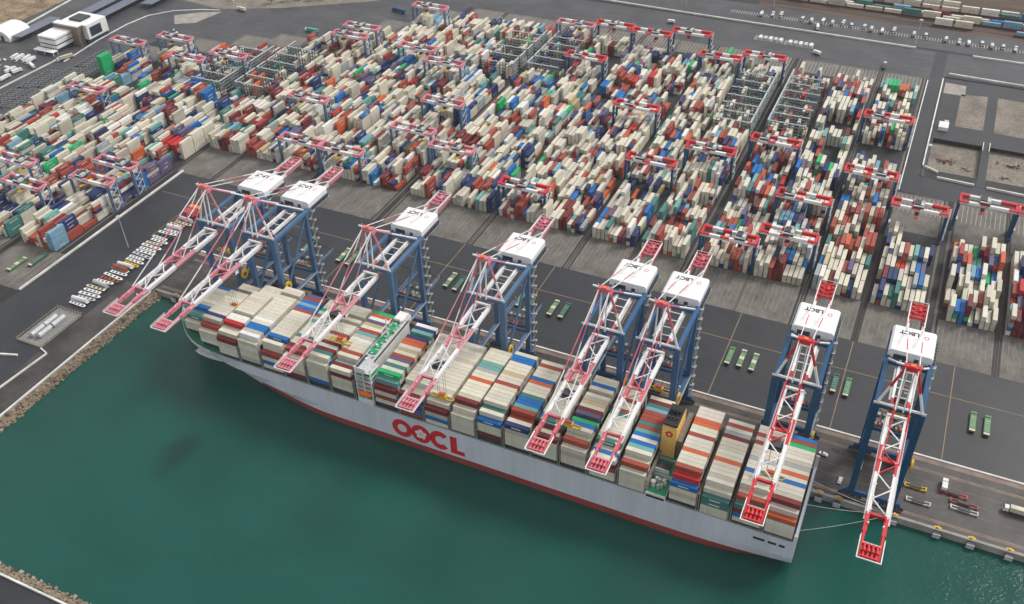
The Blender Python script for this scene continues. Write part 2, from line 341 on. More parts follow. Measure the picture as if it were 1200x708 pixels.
for x in (-129, -62, 6, 69.4, 132.7, 190, 251.5, 315.2, 369, 432, 495):
    b.box(x - 0.22, x + 0.22, 44.7, 118.6, 0.0, 0.05, M_LINEY)
for x in (-70, ): pass
b.box(-160, 1500, 92.6, 93.0, 0.0, 0.055, M_LINEY)

tag(b.build('road_markings'), kind='structure')
rng = random.Random(52); tm_ = {}
for k in range(64):
    x, y = rng.uniform(-150, 440), rng.uniform(47, 114); a = rng.choice((0, 0, math.pi, math.pi / 2)) + rng.uniform(-.2, .2); cv = rng.uniform(-.035, .035); L = rng.randint(10, 34); mt = rng.choice((M_SKID, M_SKID, M_SKIDL)); bb = tm_.setdefault(mt.name, MB())
    for off in (-.9, .9):
        px_, py_, aa, pr = x, y, a, None
        for q in range(L):
            nx, ny = -math.sin(aa), math.cos(aa); z = .036 + .0015 * k / 10; e = ((px_ + nx * (off - .2), py_ + ny * (off - .2), z), (px_ + nx * (off + .2), py_ + ny * (off + .2), z))
            if pr and 45 < py_ < 117: bb.face([pr[0], e[0], e[1], pr[1]], mt)
            pr = e; px_ += 2 * math.cos(aa); py_ += 2 * math.sin(aa); aa += cv
for bb in tm_.values(): tag(bb.build('tyre_markings'), kind='structure')
st_ = MB()
for k in range(46):
    x, y = rng.uniform(-80, 440), rng.choice((rng.uniform(3, 42), rng.uniform(48, 116))); r0 = rng.uniform(.6, 2.6); st_.face([(x + r0 * rng.uniform(.5, 1.6) * math.cos(t * math.pi / 5), y + r0 * rng.uniform(.4, 1.1) * math.sin(t * math.pi / 5), .046 + .0005 * k) for t in range(10)], M_SKID)
tag(st_.build('oil_stain_markings'), kind='structure')
# block geometry: front and back of each container block
def block_y(c):
    if c < -170: y0 = 6.0
    else: y0 = 157.5
    if c < -320: y1 = 290
    elif c < -270: y1 = 322
    elif c < -165: y1 = 345 + (c + 260) * 0.45
    elif c < -110: y1 = 425 + (c + 155) * 1.2
    else: y1 = 482
    if c > 320: y1 = 291
    return y0, y1
pads = []; surf = []; rails = MB()
for i, c in enumerate(CX):
    y0, y1 = block_y(c)
    yf = 119.0 if c > -170 else -34.5
    if c == -189: pads.append((-205.6, -165.4, yf, y0))
    else: pads.append((c - 15.2, c + 15.2, yf, y0))
    pads.append((c - 15.2, c + 15.2, y1 - (26 if c < 320 else 48), y1))
    for s in (-1, 1):
        rails.box(c + s * 17.1 - 0.7, c + s * 17.1 + 0.7, yf, y1, 0.0, 0.07, M_RAILC); rails.box(c + s * 17.1 - 0.1, c + s * 17.1 + 0.1, yf, y1, 0.07, 0.2, M_STEEL)
    for k in range(11):
        x = c + (k - 5) * 2.9
        rails.box(x - 0.14, x + 0.14, yf + 8, y0 - 2, 0.0, 0.055, M_PADL)
        rails.box(x - 0.25, x + 0.25, y1 - 24, y1 - 2, 0.0, 0.055, M_CONC)
sheet('block_pad_pavement', pads, 0.03, M_PAD)
tag(rails.build('yard_crane_track'), kind='structure')
# white crash barriers and walls
def wall(name, pts, h, w, m, label, z=0):
    bb = MB()
    for i in range(len(pts) - 1): bb.beam((*pts[i], z + h / 2), (*pts[i + 1], z + h / 2), w, h, m)
    return tag(bb.build(name), label, 'wall')
wall('barrier_wall', [(-164.4, -34), (-164.8, 121)], 1.2, 1.0, M_WHITEW, 'long white barrier between the left container blocks and the dark apron')
wall('barrier_wall', [(-135, -121), (-102.5, -72.5), (-108.8, -70.2)] and [(-106.6, -130), (-102.4, -72.3), (-109, -70.3)], 1.0, 0.7, M_WHITEW, 'white barrier below the fenced pen near the left shore')
wall('barrier_wall', [(-86.9, -3), (-86.9, -330)], 1.0, 0.9, M_WHITEW, 'white barrier topping the rocky shore at the left')
wall('barrier_wall', [(-86, -193), (700, -193)], 1.1, 0.9, M_WHITEW, 'white barrier on the pier in the lower left corner')
wall('barrier_wall', [(-129, -84), (-117, -80)], 1.0, 1.0, M_WHITEW, 'short white barrier piece on the asphalt left of the pen')
wall('barrier_wall', [(-40, 548), (88, 544.2), (301.2, 540.5)], 1.4, 1.3, M_WHITEW, 'long white barrier along the far road behind the yard')
wall('barrier_wall', [(348, 540), (700, 541.5)], 1.4, 1.3, M_WHITEW, 'white barrier of the far road beyond the gap at right')
wall('barrier_wall', [(317.7, 293), (317.7, 478)], 0.9, 0.8, M_WHITEW, 'white kerb wall between the rightmost long block and the side road')
wall('barrier_wall', [(329, 484), (329.2, 333), (340, 327)], 1.5, 1.0, M_WHITEW, 'white wall along the left side of the excavated lot')
wall('barrier_wall', [(340, 319.5), (364.5, 318.3)], 1.6, 1.1, M_WHITEW, 'white wall piece below the near left pit')
wall('barrier_wall', [(372.5, 317.8), (460, 315)], 1.6, 1.1, M_WHITEW, 'white wall below the near right pit of the excavated lot')
wall('barrier_wall', [(332.5, 496), (460, 492.5)], 1.6, 1.2, M_WHITEW, 'white wall along the back of the excavated lot')
wall('barrier_wall', [(366.6, 384), (366.6, 371)], 1.4, 0.5, M_WHITEW, 'short white wall left of the dirt ramp between the pits')
wall('barrier_wall', [(371, 384), (371, 371)], 1.4, 0.5, M_WHITEW, 'short white wall right of the dirt ramp between the pits')
# excavated lot floor
sheet('side_road', [strip(318.4, 328.4, 293, 540), strip(328.4, 430, 291.5, 317)], 0.03, M_ASPH)
sheet('lot_pavement', [strip(329.8, 460, 379.5, 491), strip(366, 371.5, 318, 379.5), strip(329.8, 332, 318, 379.5)], 0.03, M_ASPH)
sheet('lot_dirt', [[(345, 404), (365, 404.5), (365, 465), (345, 462)], [(372.5, 403.5), (460, 402), (460, 464), (372.5, 465.5)]], 0.06, M_SOIL)
sheet('gravel_patch', [[(329.8, 459.5), (348, 459.5), (347.5, 479), (329.8, 480)]], 0.06, M_CONC)
# far road, parking and rail yard
sheet('far_road', [strip(-110, 800, 482, 540), strip(-600, -110, 300, 900), strip(-110, 800, 545, 560)], 0.01, M_ROAD)
sheet('chassis_parking_road', [strip(-600, -347.5, 60, 300)], 0.012, M_ROAD)
sheet('far_parking_road', [strip(-110, 800, 560, 590)], 0.02, M_ROAD)
sheet('rail_yard_ground', [strip(150, 900, 590, 1200)], 0.02, M_RUST)
sheet('far_verge', [[(-341, 386), (-285, 410), (-207, 460), (-120, 545), (-110, 900), (-700, 900), (-700, 430)]], 0.05, M_SOIL)
sheet('dirt_terrain', [[(-505, 255), (-506, 420), (-900, 420), (-900, 100)]], 0.06, M_DIRT)
sheet('paving_island', [[(-357, 339), (-340, 348), (-333, 381), (-352, 372), (-372, 356)]], 0.05, M_CONC)
# ------------------------------------------------------------------ the container ship
YC = -25.4; HB = 23.4; DZ = 17.5
ship = tag(empty('container_ship', (0, YC, WZ)), 'long pale grey container ship with red lettering lying along the quay', 'ship')
SL = (0, YC, WZ)
def shipobj(mb, name, parent=None, smooth=False):
    """mesh given in world coordinates -> child of the ship"""
    mb.v = [(x - SL[0], y - SL[1], z - SL[2]) for x, y, z in mb.v]
    return mb.build(name, parent or ship, smooth=smooth)
def sheer(x): return DZ + (4.0 * ((10 - x) / 46) ** 2 if x < 10 else 0)
def halfb(x, z, lev):
    xs = {0: -36.5, 1: -34.5, 2: -32, 3: -29.5, 4: -28, 5: -27}[lev]; L = {0: 46, 1: 62, 2: 82, 3: 104, 4: 108, 5: 108}[lev]; p = {0: 3.2, 1: 2.3, 2: 1.8, 3: 1.6, 4: 1.6, 5: 1.7}[lev]
    t = max(0, min(1, (x - xs) / L)); h = HB * (1 - (1 - t) ** p)
    if x > 255:
        k = {0: 0.0, 1: 0.01, 2: 0.03, 3: 0.12, 4: 0.22, 5: 0.5}[lev]; h *= 1 - k * ((x - 255) / 59.5) ** 2
    return h
def build_hull():
    xs = [-36.5, -36, -35.2, -34.2, -33, -31, -28, -24, -20, -15, -10, -5, 0, 8, 16, 24, 32, 40, 50, 60, 70, 80, 100, 130, 160, 190, 220, 245, 255, 265, 272, 279, 286, 293, 300, 307, 314.5]
    zl = [None, 11.5, 6.0, 0.7, WZ, -9.0]; rise = [0, 0.0, 0.3, 0.5, 4.4, 9.9]
    m = MB(); G = []
    for x in xs:
        row = []
        for s in (-1, 1):
            for k in range(6):
                z = sheer(x) if k == 0 else zl[k]
                if x > 262: z += rise[k] * ((x - 262) / 52.5) ** 2
                row.append((x, YC + s * halfb(x, z, k), z))
        G.append(row)
    for i in range(len(xs) - 1):
        for s in (0, 1):
            for k in range(5):
                a, b2, c, d = G[i][s * 6 + k], G[i + 1][s * 6 + k], G[i + 1][s * 6 + k + 1], G[i][s * 6 + k + 1]
                red = k >= 3 and xs[i] > 22
                m.face([d, c, b2, a] if s == 0 else [a, b2, c, d], M_BOOT if red else M_HULL)
        m.face([G[i][5], G[i + 1][5], G[i + 1][11], G[i][11]], M_BOOT)
    l = G[-1]; m.face([l[k] for k in range(6)] + [l[11 - k] for k in range(6)], M_HULL)
    shipobj(m, 'hull')
    d = MB()
    for i in range(len(xs) - 1):
        a, b2, c, e = G[i][0], G[i + 1][0], G[i + 1][6], G[i][6]
        lo = lambda q, s: (q[0], q[1] + s * 0.12, q[2] - 0.25)
        d.face([lo(a, 1), lo(b2, 1), lo(c, -1), lo(e, -1)], M_DARK if xs[i] > 0 else M_GREEN)
    shipobj(d, 'deck')
    r = MB()
    for i in range(len(xs) - 1):
        for k, s in ((0, 1), (6, -1)):
            a, b2 = Vector(G[i][k]), Vector(G[i + 1][k]); o = Vector((0, s * 0.25, 0))
            r.beam(a + o, b2 + o, 0.25, 0.5 if xs[i] > -5 else 2.0, M_HULL)
            for zz in (0.7, 1.25): r.beam(a + o + Vector((0, 0, zz)), b2 + o + Vector((0, 0, zz)), 0.09, 0.09, M_LGREY)
            n = max(1, int((b2 - a).length / 2.4))
            for j in range(n):
                q = a.lerp(b2, j / n) + o; r.beam(q, q + Vector((0, 0, 1.3)), 0.1, 0.1, M_LGREY)
    shipobj(r, 'side_rail')
    st = MB(); st.box(313.2, 314.4, YC - 23.3, YC + 23.3, DZ, DZ + 2.4, M_HULL); st.box(313.0, 314.6, -2.9, -2.0, DZ, DZ + 9, M_HULL); st.box(313.0, 314.6, -48.8, -47.9, DZ, DZ + 5, M_HULL)
    shipobj(st, 'stern_bulwark')
    for x0, x1 in ((296.5, 301.5), (303.0, 306.5), (307.8, 310.3)):
        w = MB(); w.box(x0, x1, -48.88, -48.6, 12.9, 14.3, M_BLACK); w.box(x0 - 0.25, x1 + 0.25, -48.84, -48.6, 12.65, 14.55, M_LGREY); shipobj(w, 'mooring_port')
    bl = MB()                                                    # bulbous bow, just breaking the surface
    N = 10; pr = [(-33, 0.3), (-32, 2.6), (-29.5, 4.2), (-25, 5.2), (-18, 5.6), (-10, 5.4), (0, 4.5)]
    for i in range(len(pr) - 1):
        for t in range(N):
            q = []
            for (x, rr), g in ((pr[i], t), (pr[i], t + 1), (pr[i + 1], t + 1), (pr[i + 1], t)):
                an = 2 * math.pi * g / N; q.append((x, -32.0 + rr * math.cos(an), -7.6 + rr * 1.0 * math.sin(an)))
            bl.face(q, M_LGREY)
    shipobj(bl, 'bulbous_bow', smooth=True)
build_hull()
# lettering on the water side of the hull
def ring(m, cx, cz, rx, rz, ix, iz, y0, y1, a0, a1, mt, n=40):
    for i in range(n):
        a, b2 = R(a0 + (a1 - a0) * i / n), R(a0 + (a1 - a0) * (i + 1) / n)
        P = lambda g, u, w, y: (cx + u * math.cos(g), y, cz + w * math.sin(g))
        m.hexa([P(a, ix, iz, y0), P(b2, ix, iz, y0), P(b2, ix, iz, y1), P(a, ix, iz, y1), P(a, rx, rz, y0), P(b2, rx, rz, y0), P(b2, rx, rz, y1), P(a, rx, rz, y1)], mt)
YL0, YL1 = -48.93, -48.70
def disc(m, cx, cz, r, y, mt, n=14, thick=0.05):
    m.tube((cx, y - thick, cz), (cx, y + thick, cz), r, mt, n)
def blossom(m, cx, cz, r, y, petal, core):
    for k in range(5):
        a = R(90 + 72 * k); disc(m, cx + 0.6 * r * math.cos(a), cz + 0.6 * r * math.sin(a), 0.36 * r, y - 0.012 * k, petal)
    disc(m, cx, cz, 0.36 * r, y - 0.075, petal); disc(m, cx, cz, 0.13 * r, y - 0.10, core)
    for k in range(5):
        a = R(90 + 72 * k); m.beam((cx + .2 * r * math.cos(a), y - .1, cz + .2 * r * math.sin(a)), (cx + .5 * r * math.cos(a), y - .1, cz + .5 * r * math.sin(a)), .16, .16, core)
lt = MB(); ring(lt, 118.8, 8.5, 5.75, 6.0, 2.7, 2.9, YL0, YL1, 0, 360, M_LETR); shipobj(lt, 'lettering')
lt = MB(); ring(lt, 129.6, 8.6, 5.55, 6.1, 3.5, 3.9, YL0, YL1, 0, 360, M_LETR); ring(lt, 129.6, 8.6, 3.6, 4.0, 0.01, 0.01, YL0 + .03, YL1, 0, 360, M_LETR); blossom(lt, 129.6, 8.6, 3.5, -48.95, M_WHITE, M_LETR); shipobj(lt, 'lettering')
lt = MB(); ring(lt, 140.4, 8.7, 5.7, 6.3, 2.6, 2.9, YL0, YL1, 42, 318, M_LETR); shipobj(lt, 'lettering')
lt = MB(); lt.box(146.2, 149.9, YL0, YL1, 2.6, 14.3, M_LETR); lt.box(149.9, 154.0, YL0, YL1, 2.6, 5.4, M_LETR); shipobj(lt, 'lettering')
# bays of containers on deck: x of the forward end, height of the top tier, colours of the top row from the quay to the water
BAYS = [(300.0, 35.8, 'urgcccbycocuccbmco'), (285.8, 36.0, 'ccrcrcccyccubccbrt'), (271.4, 34.3, 'crcymcccccocccbcct'), (257.0, 36.9, 'cccooccrcccocccrdu'),
        (233.2, 34.6, 'cmtlrrrtrauwuacbrc'), (218.9, 35.5, 'cccrccrtcccccbtcuc'), (204.6, 37.4, 'ccucccbkcmpcgucbrc'), (190.3, 37.0, 'cbcccccccccccutmcm'), (176.0, 37.3, 'crcccuoccctuuarrcn'),
        (161.6, 38.1, 'cuuccckccrccccctcu'), (147.2, 35.5, 'ccccaayccoccccbmcc'), (132.8, 34.5, 'cbcccbccccccccbccm'), (118.5, 35.6, 'cbcbcccccbccccccbm'), (104.6, 38.1, 'wnacnoockcrpctcgam'),
        (78.9, 38.2, 'gowpkcrabwcccrcymc'), (64.5, 37.7, 'cccccccccrckmcmtcc'), (50.1, 36.5, 'cccgcccacccctccmrc'), (35.7, 36.3, 'prulurccccccccubcr'), (21.3, 37.0, 'cccccccccccwcuubwc'),
        (6.9, 36.5, 'ccccccccccccwwdccm'), (-7.5, 35.0, 'cccccccccbcccnbrcc'), (-21.9, 33.0, 'ccauccccccbuatcccc')]
BNAME = []
for i in range(22):
    if i < 4: BNAME.append('%s bay behind yellow funnel' % ORD[3 - i])
    elif i < 14: BNAME.append('%s bay before yellow funnel' % ORD[i - 4])
    else: BNAME.append('%s bay before white bridge' % ORD[i - 14])
PAL = dict(c=('cream', (.64, .605, .50)), w=('white', (.74, .735, .70)), b=('beige', (.50, .47, .39)), r=('rust red', (.33, .060, .036)), m=('dark red', (.17, .018, .020)), o=('orange', (.55, .11, .035)),
           n=('navy blue', (.014, .034, .13)), u=('bright blue', (.006, .14, .44)), l=('light blue', (.18, .36, .48)), a=('pale aqua', (.14, .36, .34)), t=('teal', (.05, .19, .17)), g=('bright green', (.012, .40, .14)),
           y=('grey', (.34, .38, .38)), p=('purple-grey', (.11, .09, .18)), k=('tan', (.52, .42, .24)), d=('red', (.48, .022, .022)))
def jit(c, rng, a=0.08):
    f = 1 + rng.uniform(-a, a); return tuple(max(0, min(1, v * f * (1 + rng.uniform(-.03, .03)))) for v in c)
rng = random.Random(11)
CONTS = []                 # centre x, y, base z, along ('x' or 'y'), height, colour code, colour, label tail, exposed top?, exposed sides
RP = 2.53; TH = 2.75
cells = MB(); lash = []
for bi, (x0, zt, top) in enumerate(BAYS):
    T = 6 if bi < 20 else (5 if bi == 20 else 4)
    zb = zt - T * TH; hw = halfb(x0 - 1, DZ, 0)
    rows = [r for r in range(18) if abs((r - 8.5) * RP) + RP / 2 <= hw + 0.3]
    hts = {}
    for r in rows:
        w = rows[-1] - r
        h = T - (2 if w == 0 and rng.random() < .6 else 1 if w <= 1 else 1 if w == 2 and rng.random() < .5 else 0)
        if bi >= 14 and w == 0: h = T - 1 - (rng.random() < .4)
        elif bi >= 14 and w <= 2: h = T - (rng.random() < .4)
        if bi >= 19 and r < 4 + (bi - 19): h = T - 1
        if w > 3 and rng.random() < 0.05: h -= 1
        hts[r] = max(1, h)
    if bi == 20:
        for r in (3, 4): hts[r] = 2
    for ri, r in enumerate(rows):
        y = YC - (r - 8.5) * RP
        for t in range(hts[r]):
            istop = t == hts[r] - 1; near = hts.get(r + 1, 0) <= t
            if not istop and not near and r != rows[0] and t < hts[r] - 2: continue   # boxed in on all sides
            code = top[r] if istop else rng.choice('cccccccccccccccbbbwrmmmut')
            nm = PAL[code][0]; dn = hts[r] - 1 - t
            tail = '%s row from quay, %s' % (ORD[ri], BNAME[bi])
            pos = 'topping' if istop else '%s below top in' % ('one two three four five'.split()[dn - 1])
            CONTS.append((x0 + 6.3, y, zb + t * TH, 'x', code, jit(PAL[code][1], rng), '%s container %s %s' % (nm, pos, tail), istop, near))
    # hatch cover and lashing bridge of the bay
    y0, y1 = YC - (rows[-1] - 8.5) * RP - RP / 2, YC - (rows[0] - 8.5) * RP + RP / 2
    cells = MB(); cells.box(x0 + 0.1, x0 + 12.5, y0 + 1.2, y1 - 1.2, DZ - 0.2, zb - 0.02, M_DARK); shipobj(cells, 'hatch_cover')
    lb = MB(); xx = x0 + 13.35
    if bi not in (0, ):
        for y in [y0 + 0.3, y1 - 0.3] + [y0 + (y1 - y0) * k / 6 for k in range(1, 6)]:
            for dx in (-0.5, 0.5): lb.box(xx + dx - 0.16, xx + dx + 0.16, y - 0.2, y + 0.2, DZ - 0.2, zb + 8.6, M_GREY if abs(y - y0) < 1 else M_DARK)
        for z in (zb + 0.3, zb + 3.0, zb + 5.8, zb + 8.5): lb.box(xx - 0.6, xx + 0.6, y0, y1, z, z + 0.18, M_TAN)
        shipobj(lb, 'lashing_bridge')
# bridge block
br = MB(); br.box(95.6, 100.9, -40, -5, DZ, 40.2, M_WHITE)
bw = shipobj(br, 'accommodation_tower')
br = MB()
for z in (21, 24, 27, 30, 33, 36, 39):
    br.box(94.0, 103.6, -48.3, -40.1, z - 0.3, z - 0.05, M_WHITE); br.box(94.3, 103.3, -48.0, -40.1, z - 0.05, z, M_GREENB if z < 23 or z == 36 else M_LGREY)
    for x in (94.4, 98.8, 103.2): br.box(x - 0.25, x + 0.25, -48.2, -47.7, z, z + 2.7, M_WHITE)
    br.beam((94.2, -48.3, z + 1.1), (103.4, -48.3, z + 1.1), 0.1, 0.1, M_WHITE)
    if z < 39: br.beam((94.6, -46.8, z), (103.0, -46.8, z + 2.8), 0.8, 0.15, M_LGREY)
br.box(94.3, 103.3, -48.6, -47, DZ, 20.6, M_WHITE)
shipobj(br, 'side_decks')
br = MB()
br.box(95.0, 100.9, -48.8, -2.2, 40.2, 42.8, M_WHITE); br.box(95.2, 100.7, -48.5, -2.5, 42.8, 42.86, M_LGREY); br.box(94.8, 100.6, -49.0, -48.7, 40.0, 43.3, M_WHITE)
wh = shipobj(br, 'wheelhouse'); wh.location.z = -1.2
br = MB(); br.box(94.90, 94.99, -47.5, -3, 41.0, 42.3, M_GLASS); br.box(95.4, 97.0, -48.2, -38.5, 42.88, 43.0, M_GLASS); shipobj(br, 'bridge_window', wh)
rg = random.Random(5)
br = MB()
for k in range(18):
    y = -37.5 + k * 1.75; x = rg.uniform(95.3, 96.0); br.box(x, x + rg.uniform(3.6, 4.6), y, y + rg.uniform(1.6, 2.4), 42.87 + 0.01 * k, 43.0 + 0.01 * k, M_GREEN if k % 5 == 0 else M_GREENB)
shipobj(br, 'green_deck', wh)
for k in range(15):
    y = -42 + k * 2.6; x = rg.uniform(95.6, 100); m = MB(); m.box(x, x + rg.uniform(.6, 1.6), y, y + rg.uniform(.5, 1.6), 42.9, 42.9 + rg.uniform(.4, 1.8), rg.choice((M_WHITE, M_LGREY, M_WHITE))); shipobj(m, 'deck_locker', wh)
br = MB(); br.tube((98.5, -22, 42.8), (98.5, -22, 54.0), 0.5, M_WHITE, 8, 0.3); br.beam((98.5, -27, 50.5), (98.5, -17, 50.5), 0.3, 0.3, M_WHITE); br.beam((96.5, -22, 48.0), (100.5, -22, 48.0), 0.3, 0.3, M_WHITE); shipobj(br, 'radar_mast', wh)
br = MB(); br.box(95.2, 100.7, -10, -3.4, 42.9, 44.6, M_WHITE); shipobj(br, 'signal_locker', wh)
br = MB(); N = 8
for k in range(N):
    a = -1 + 2 * k / N; b2 = -1 + 2 * (k + 1) / N; ra = 1.55 * math.sqrt(max(0.02, 1 - abs(a) ** 3)); rb = 1.55 * math.sqrt(max(0.02, 1 - abs(b2) ** 3)); br.tube((98.7 + a * 4.4, -48.0, 24.2), (98.7 + b2 * 4.4, -48.0, 24.2), ra, M_ORANGE, 8, rb)
shipobj(br, 'lifeboat')
# funnel
fn = MB()
fn.hexa([(246, -28, 24), (253, -28, 24), (253, -11, 24), (246, -11, 24), (246, -26.5, 41.5), (253, -26.5, 41.5), (253, -12.5, 42.2), (246, -12.5, 42.2)], M_FUNN)
fo = shipobj(fn, 'funnel')
fn = MB(); fn.box(246.15, 252.85, -26.3, -12.7, 42.2, 43.2, M_BLACK)
for x in (247.6, 249.5, 251.4): fn.tube((x, -18, 43), (x, -18.5, 45.8), 0.75, M_BLACK, 8); fn.tube((x, -22, 43), (x, -22.3, 44.8), 0.5, M_DARK, 8)
shipobj(fn, 'funnel_top', fo)
fn = MB()
for k in range(5):
    a = R(90 + 72 * k); cx, cz = 249.5 + 1.05 * math.cos(a), 37.5 + 1.05 * math.sin(a); yy = -28 + 1.5 * (cz - 24) / 17.5 - 0.07
    fn.tube((cx, yy - 0.05, cz), (cx, yy + 0.08, cz), 0.85, M_LETR, 14)
for g in (0,): fn.tube((249.5, -27.06, 37.5), (249.5, -26.7, 37.5), 0.75, M_FUNN, 12)
shipobj(fn, 'emblem', fo)
fn = MB(); fn.box(246.4, 255.8, -29, -4, DZ, 24, M_WHITE); fn.box(246.5, 255.7, -28.9, -4.1, 24, 24.06, M_GREEN); fn.box(253.2, 255.8, -26, -6, 24, 34, M_TAN)
fn.box(246.4, 255.8, -38, -29.1, DZ, 22.5, M_WHITE); fn.box(246.6, 255.6, -37.8, -29.1, 22.5, 22.56, M_GREENB); fn.box(247.5, 253.5, -36.8, -31.5, 22.56, 24.3, M_DARK); fn.box(247.2, 253.8, -37.2, -36.8, 22.56, 24.8, M_WHITE)
fn.box(246.4, 255.8, -48.6, -38.1, 18.5, 19.6, M_WHITE); fn.box(246.6, 255.6, -48.3, -38.1, 19.6, 19.66, M_GREENB)
for x in (246.6, 250.9, 255.3): fn.box(x, x + 0.6, -48.75, -48.2, DZ - 2.2, 19.6, M_WHITE)
fn.box(246.6, 255.8, -48.75, -48.2, 19.6, 20.2, M_WHITE); fn.box(246.9, 255.4, -48.79, -48.7, DZ - 1.9, 18.9, M_BLACK)
for k in range(10):
    x = rg.uniform(247.5, 254); y = rg.uniform(-46, -39); fn.tube((x, y, 19.6), (x, y, 19.6 + rg.uniform(1, 3.2)), rg.uniform(.5, 1.2), M_WHITE if k % 3 else M_LGREY, 8)
shipobj(fn, 'engine_casing')
# mooring lines from the stern
for p, q in (((314.2, -6, 13.5), (348, 1.0, 0.8)), ((314.2, -10, 13), (327, 1.0, 0.8)), ((314.2, -20, 12), (353, 1.0, 0.8)), ((314.2, -36, 12), (353, 0.9, 1.0)), ((-31, -16, 19), (-70, 1, 0.8)), ((-29, -14, 19), (-52, 1, 0.8))):
    m = MB(); p = Vector(p); q = Vector(q); pr = p
    for k in range(1, 9):
        t = k / 8; c = p.lerp(q, t) - Vector((0, 0, 4 * t * (1 - t) * 1.3)); m.beam(pr, c, 0.16, 0.16, M_LGREY); pr = c
    shipobj(m, 'mooring_line')

# ------------------------------------------------------------------ quay cranes
def make_crane(P, troll_y, hoist_z):
    red, wht, blu = P['red'], P['white'], P['blue']
    t = empty('quay_crane')
    YS_, YL_ = 4.4, 34.9; HX = 9.4
    for s in (-1, 1):
        m = MB().beam((s * HX, YS_, 3.5), (s * HX, YS_, 61.5), 2.9, 2.3, blu); m.build('leg', t)
        m = MB().beam((s * HX, YL_, 3.5), (s * HX, YL_, 61.0), 2.6, 2.2, blu); m.build('leg', t)
        # bogies
        for y in (YS_, YL_):
            m = MB(); m.box(s * HX - 5.2, s * HX + 5.2, y - 0.55, y + 0.55, 1.5, 2.5, M_DARK)
            for k in range(8):
                xx = s * HX - 4.9 + k * 1.4; m.tube((xx, y - 0.35, 0.75), (xx, y + 0.35, 0.75), 0.55, M_BLACK, 8)
                if k % 2 == 0: m.box(xx - 0.5, xx + 1.9, y - 0.45, y + 0.45, 0.9, 1.5, blu)
            m.build('wheel_bogie', t)
        m = MB().beam((s * HX, YS_ + 1, 18), (s * HX, YL_ - 1, 18), 1.7, 2.0, blu); m.box(s * HX + 0.9, s * HX + 1.8, YS_, YL_, 18.6, 18.75, M_GREY)
        for y in range(6, 35, 3): m.box(s * HX + 1.72, s * HX + 1.8, y, y + 0.08, 18.75, 19.9, M_LGREY)
        m.box(s * HX + 1.72, s * HX + 1.8, YS_, YL_, 19.85, 19.95, M_LGREY); m.build('portal_beam', t)
        m = MB().beam((s * HX, YS_ + 1, 60.2), (s * HX, 58, 60.2), 2.0, 1.9, blu); m.build('upper_beam', t)
        m = MB().tube((s * HX, YL_ - 0.9, 57.5), (s * HX, YS_ + 1.0, 20), 0.72, blu, 10); m.build('brace', t)
        # backreach beams behind the landside legs
        m = MB().beam((s * 7.4, YL_ + 1.0, 19.3), (s * 7.4, 57, 19.3), 0.9, 1.3, blu)
        for y in range(38, 57, 3): m.beam((s * 7.4 + s * 0.6, y, 19.9), (s * 7.4 + s * 0.6, y, 21.1), 0.08, 0.08, M_LGREY)
        m.beam((s * 8.0, 36, 21.1), (s * 8.0, 57, 21.1), 0.1, 0.1, M_LGREY); m.beam((s * 7.4, 56, 20), (s * HX, YL_ + 0.8, 42), 0.35, 0.35, M_DARK)
        m.build('backreach_beam', t)
        m = MB(); a = Vector((s * HX, YS_, 61.6)); c = Vector((s * 2.3, 3.7, 85.5)); k1 = a.lerp(c, 0.48)
        m.tube(a, k1, 0.62, wht, 10); m.tube(k1, c, 0.62, red, 10, 0.55); m.build('frame_strut', t)
        m = MB(); a = Vector((s * 2.2, 4.2, 85.5)); c = Vector((s * 8.6, YL_, 62.3)); k1 = a.lerp(c, 0.42)
        m.tube(a, k1, 0.48, red, 8); m.tube(k1, c, 0.48, wht, 8); m.build('back_strut', t)
    for y in (YS_, YL_):
        m = MB().box(-HX - 3.6, HX + 3.6, y - 0.8, y + 0.8, 2.5, 4.6, blu); m.build('sill_beam', t)
    m = MB().beam((-HX, YL_, 18), (HX, YL_, 18), 1.2, 1.9, blu); m.build('portal_beam', t)
    m = MB().beam((-HX + 0.85, YS_, 60.9), (HX - 0.85, YS_, 60.9), 1.6, 2.2, blu); m.box(-HX - 1.5, HX + 1.5, YS_ - 1.1, YS_ - 0.85, 62.1, 63.1, wht); m.box(-HX + 1, HX - 1, YS_ - 0.8, YS_ + 0.8, 62.0, 62.12, M_LGREY)
    for x in (-2, 2.5): m.tube((x, YS_ - 0.6, 62.1), (x, YS_ - 0.6, 62.9), 0.4, M_WHITE, 8)
    m.build('cross_beam', t)
    m = MB().beam((-HX + 0.8, YL_, 60.6), (HX - 0.8, YL_, 60.6), 1.4, 2.0, blu); m.build('cross_beam', t)
    # apex
    m = MB().box(-3.2, 3.2, 2.5, 5.0, 84.6, 87.0, red); m.box(-3.6, -2.2, 1.8, 5.6, 83.8, 85.4, red); m.box(2.2, 3.6, 1.8, 5.6, 83.8, 85.4, red)
    for x in (-3.3, 3.3): m.tube((x, 3.7, 87), (x, 3.7, 88.4), 0.2, M_WHITE, 6)
    m.beam((-6.5, 5.2, 85.6), (-3, 4.4, 86), 0.7, 0.7, wht)
    ap = m.build('apex_head', t)
    MB().box(-0.9, 0.9, 2.6, 4.4, 87.0, 87.6, M_CAP).build('beacon_cap', ap)
    # trolley girder behind the hinge
    m = MB()
    for s in (-1, 1): m.seg((s * 3.4, 2.2, 59.0), (s * 3.4, 84, 59.0), 1.1, 1.9, (0.12, 0.22, 0.36, 0.80), [red, wht, wht, wht, red])
    for y in range(14, 40, 6): m.beam((-3, y, 59.4), (3, y, 59.4), 0.35, 0.35, wht); m.box(3.95, 5.0, y - 3, y + 3, 59.2, 59.3, M_LGREY); m.box(-5.0, -3.95, y - 3, y + 3, 59.2, 59.3, M_LGREY)
    g = m.build('trolley_girder', t)
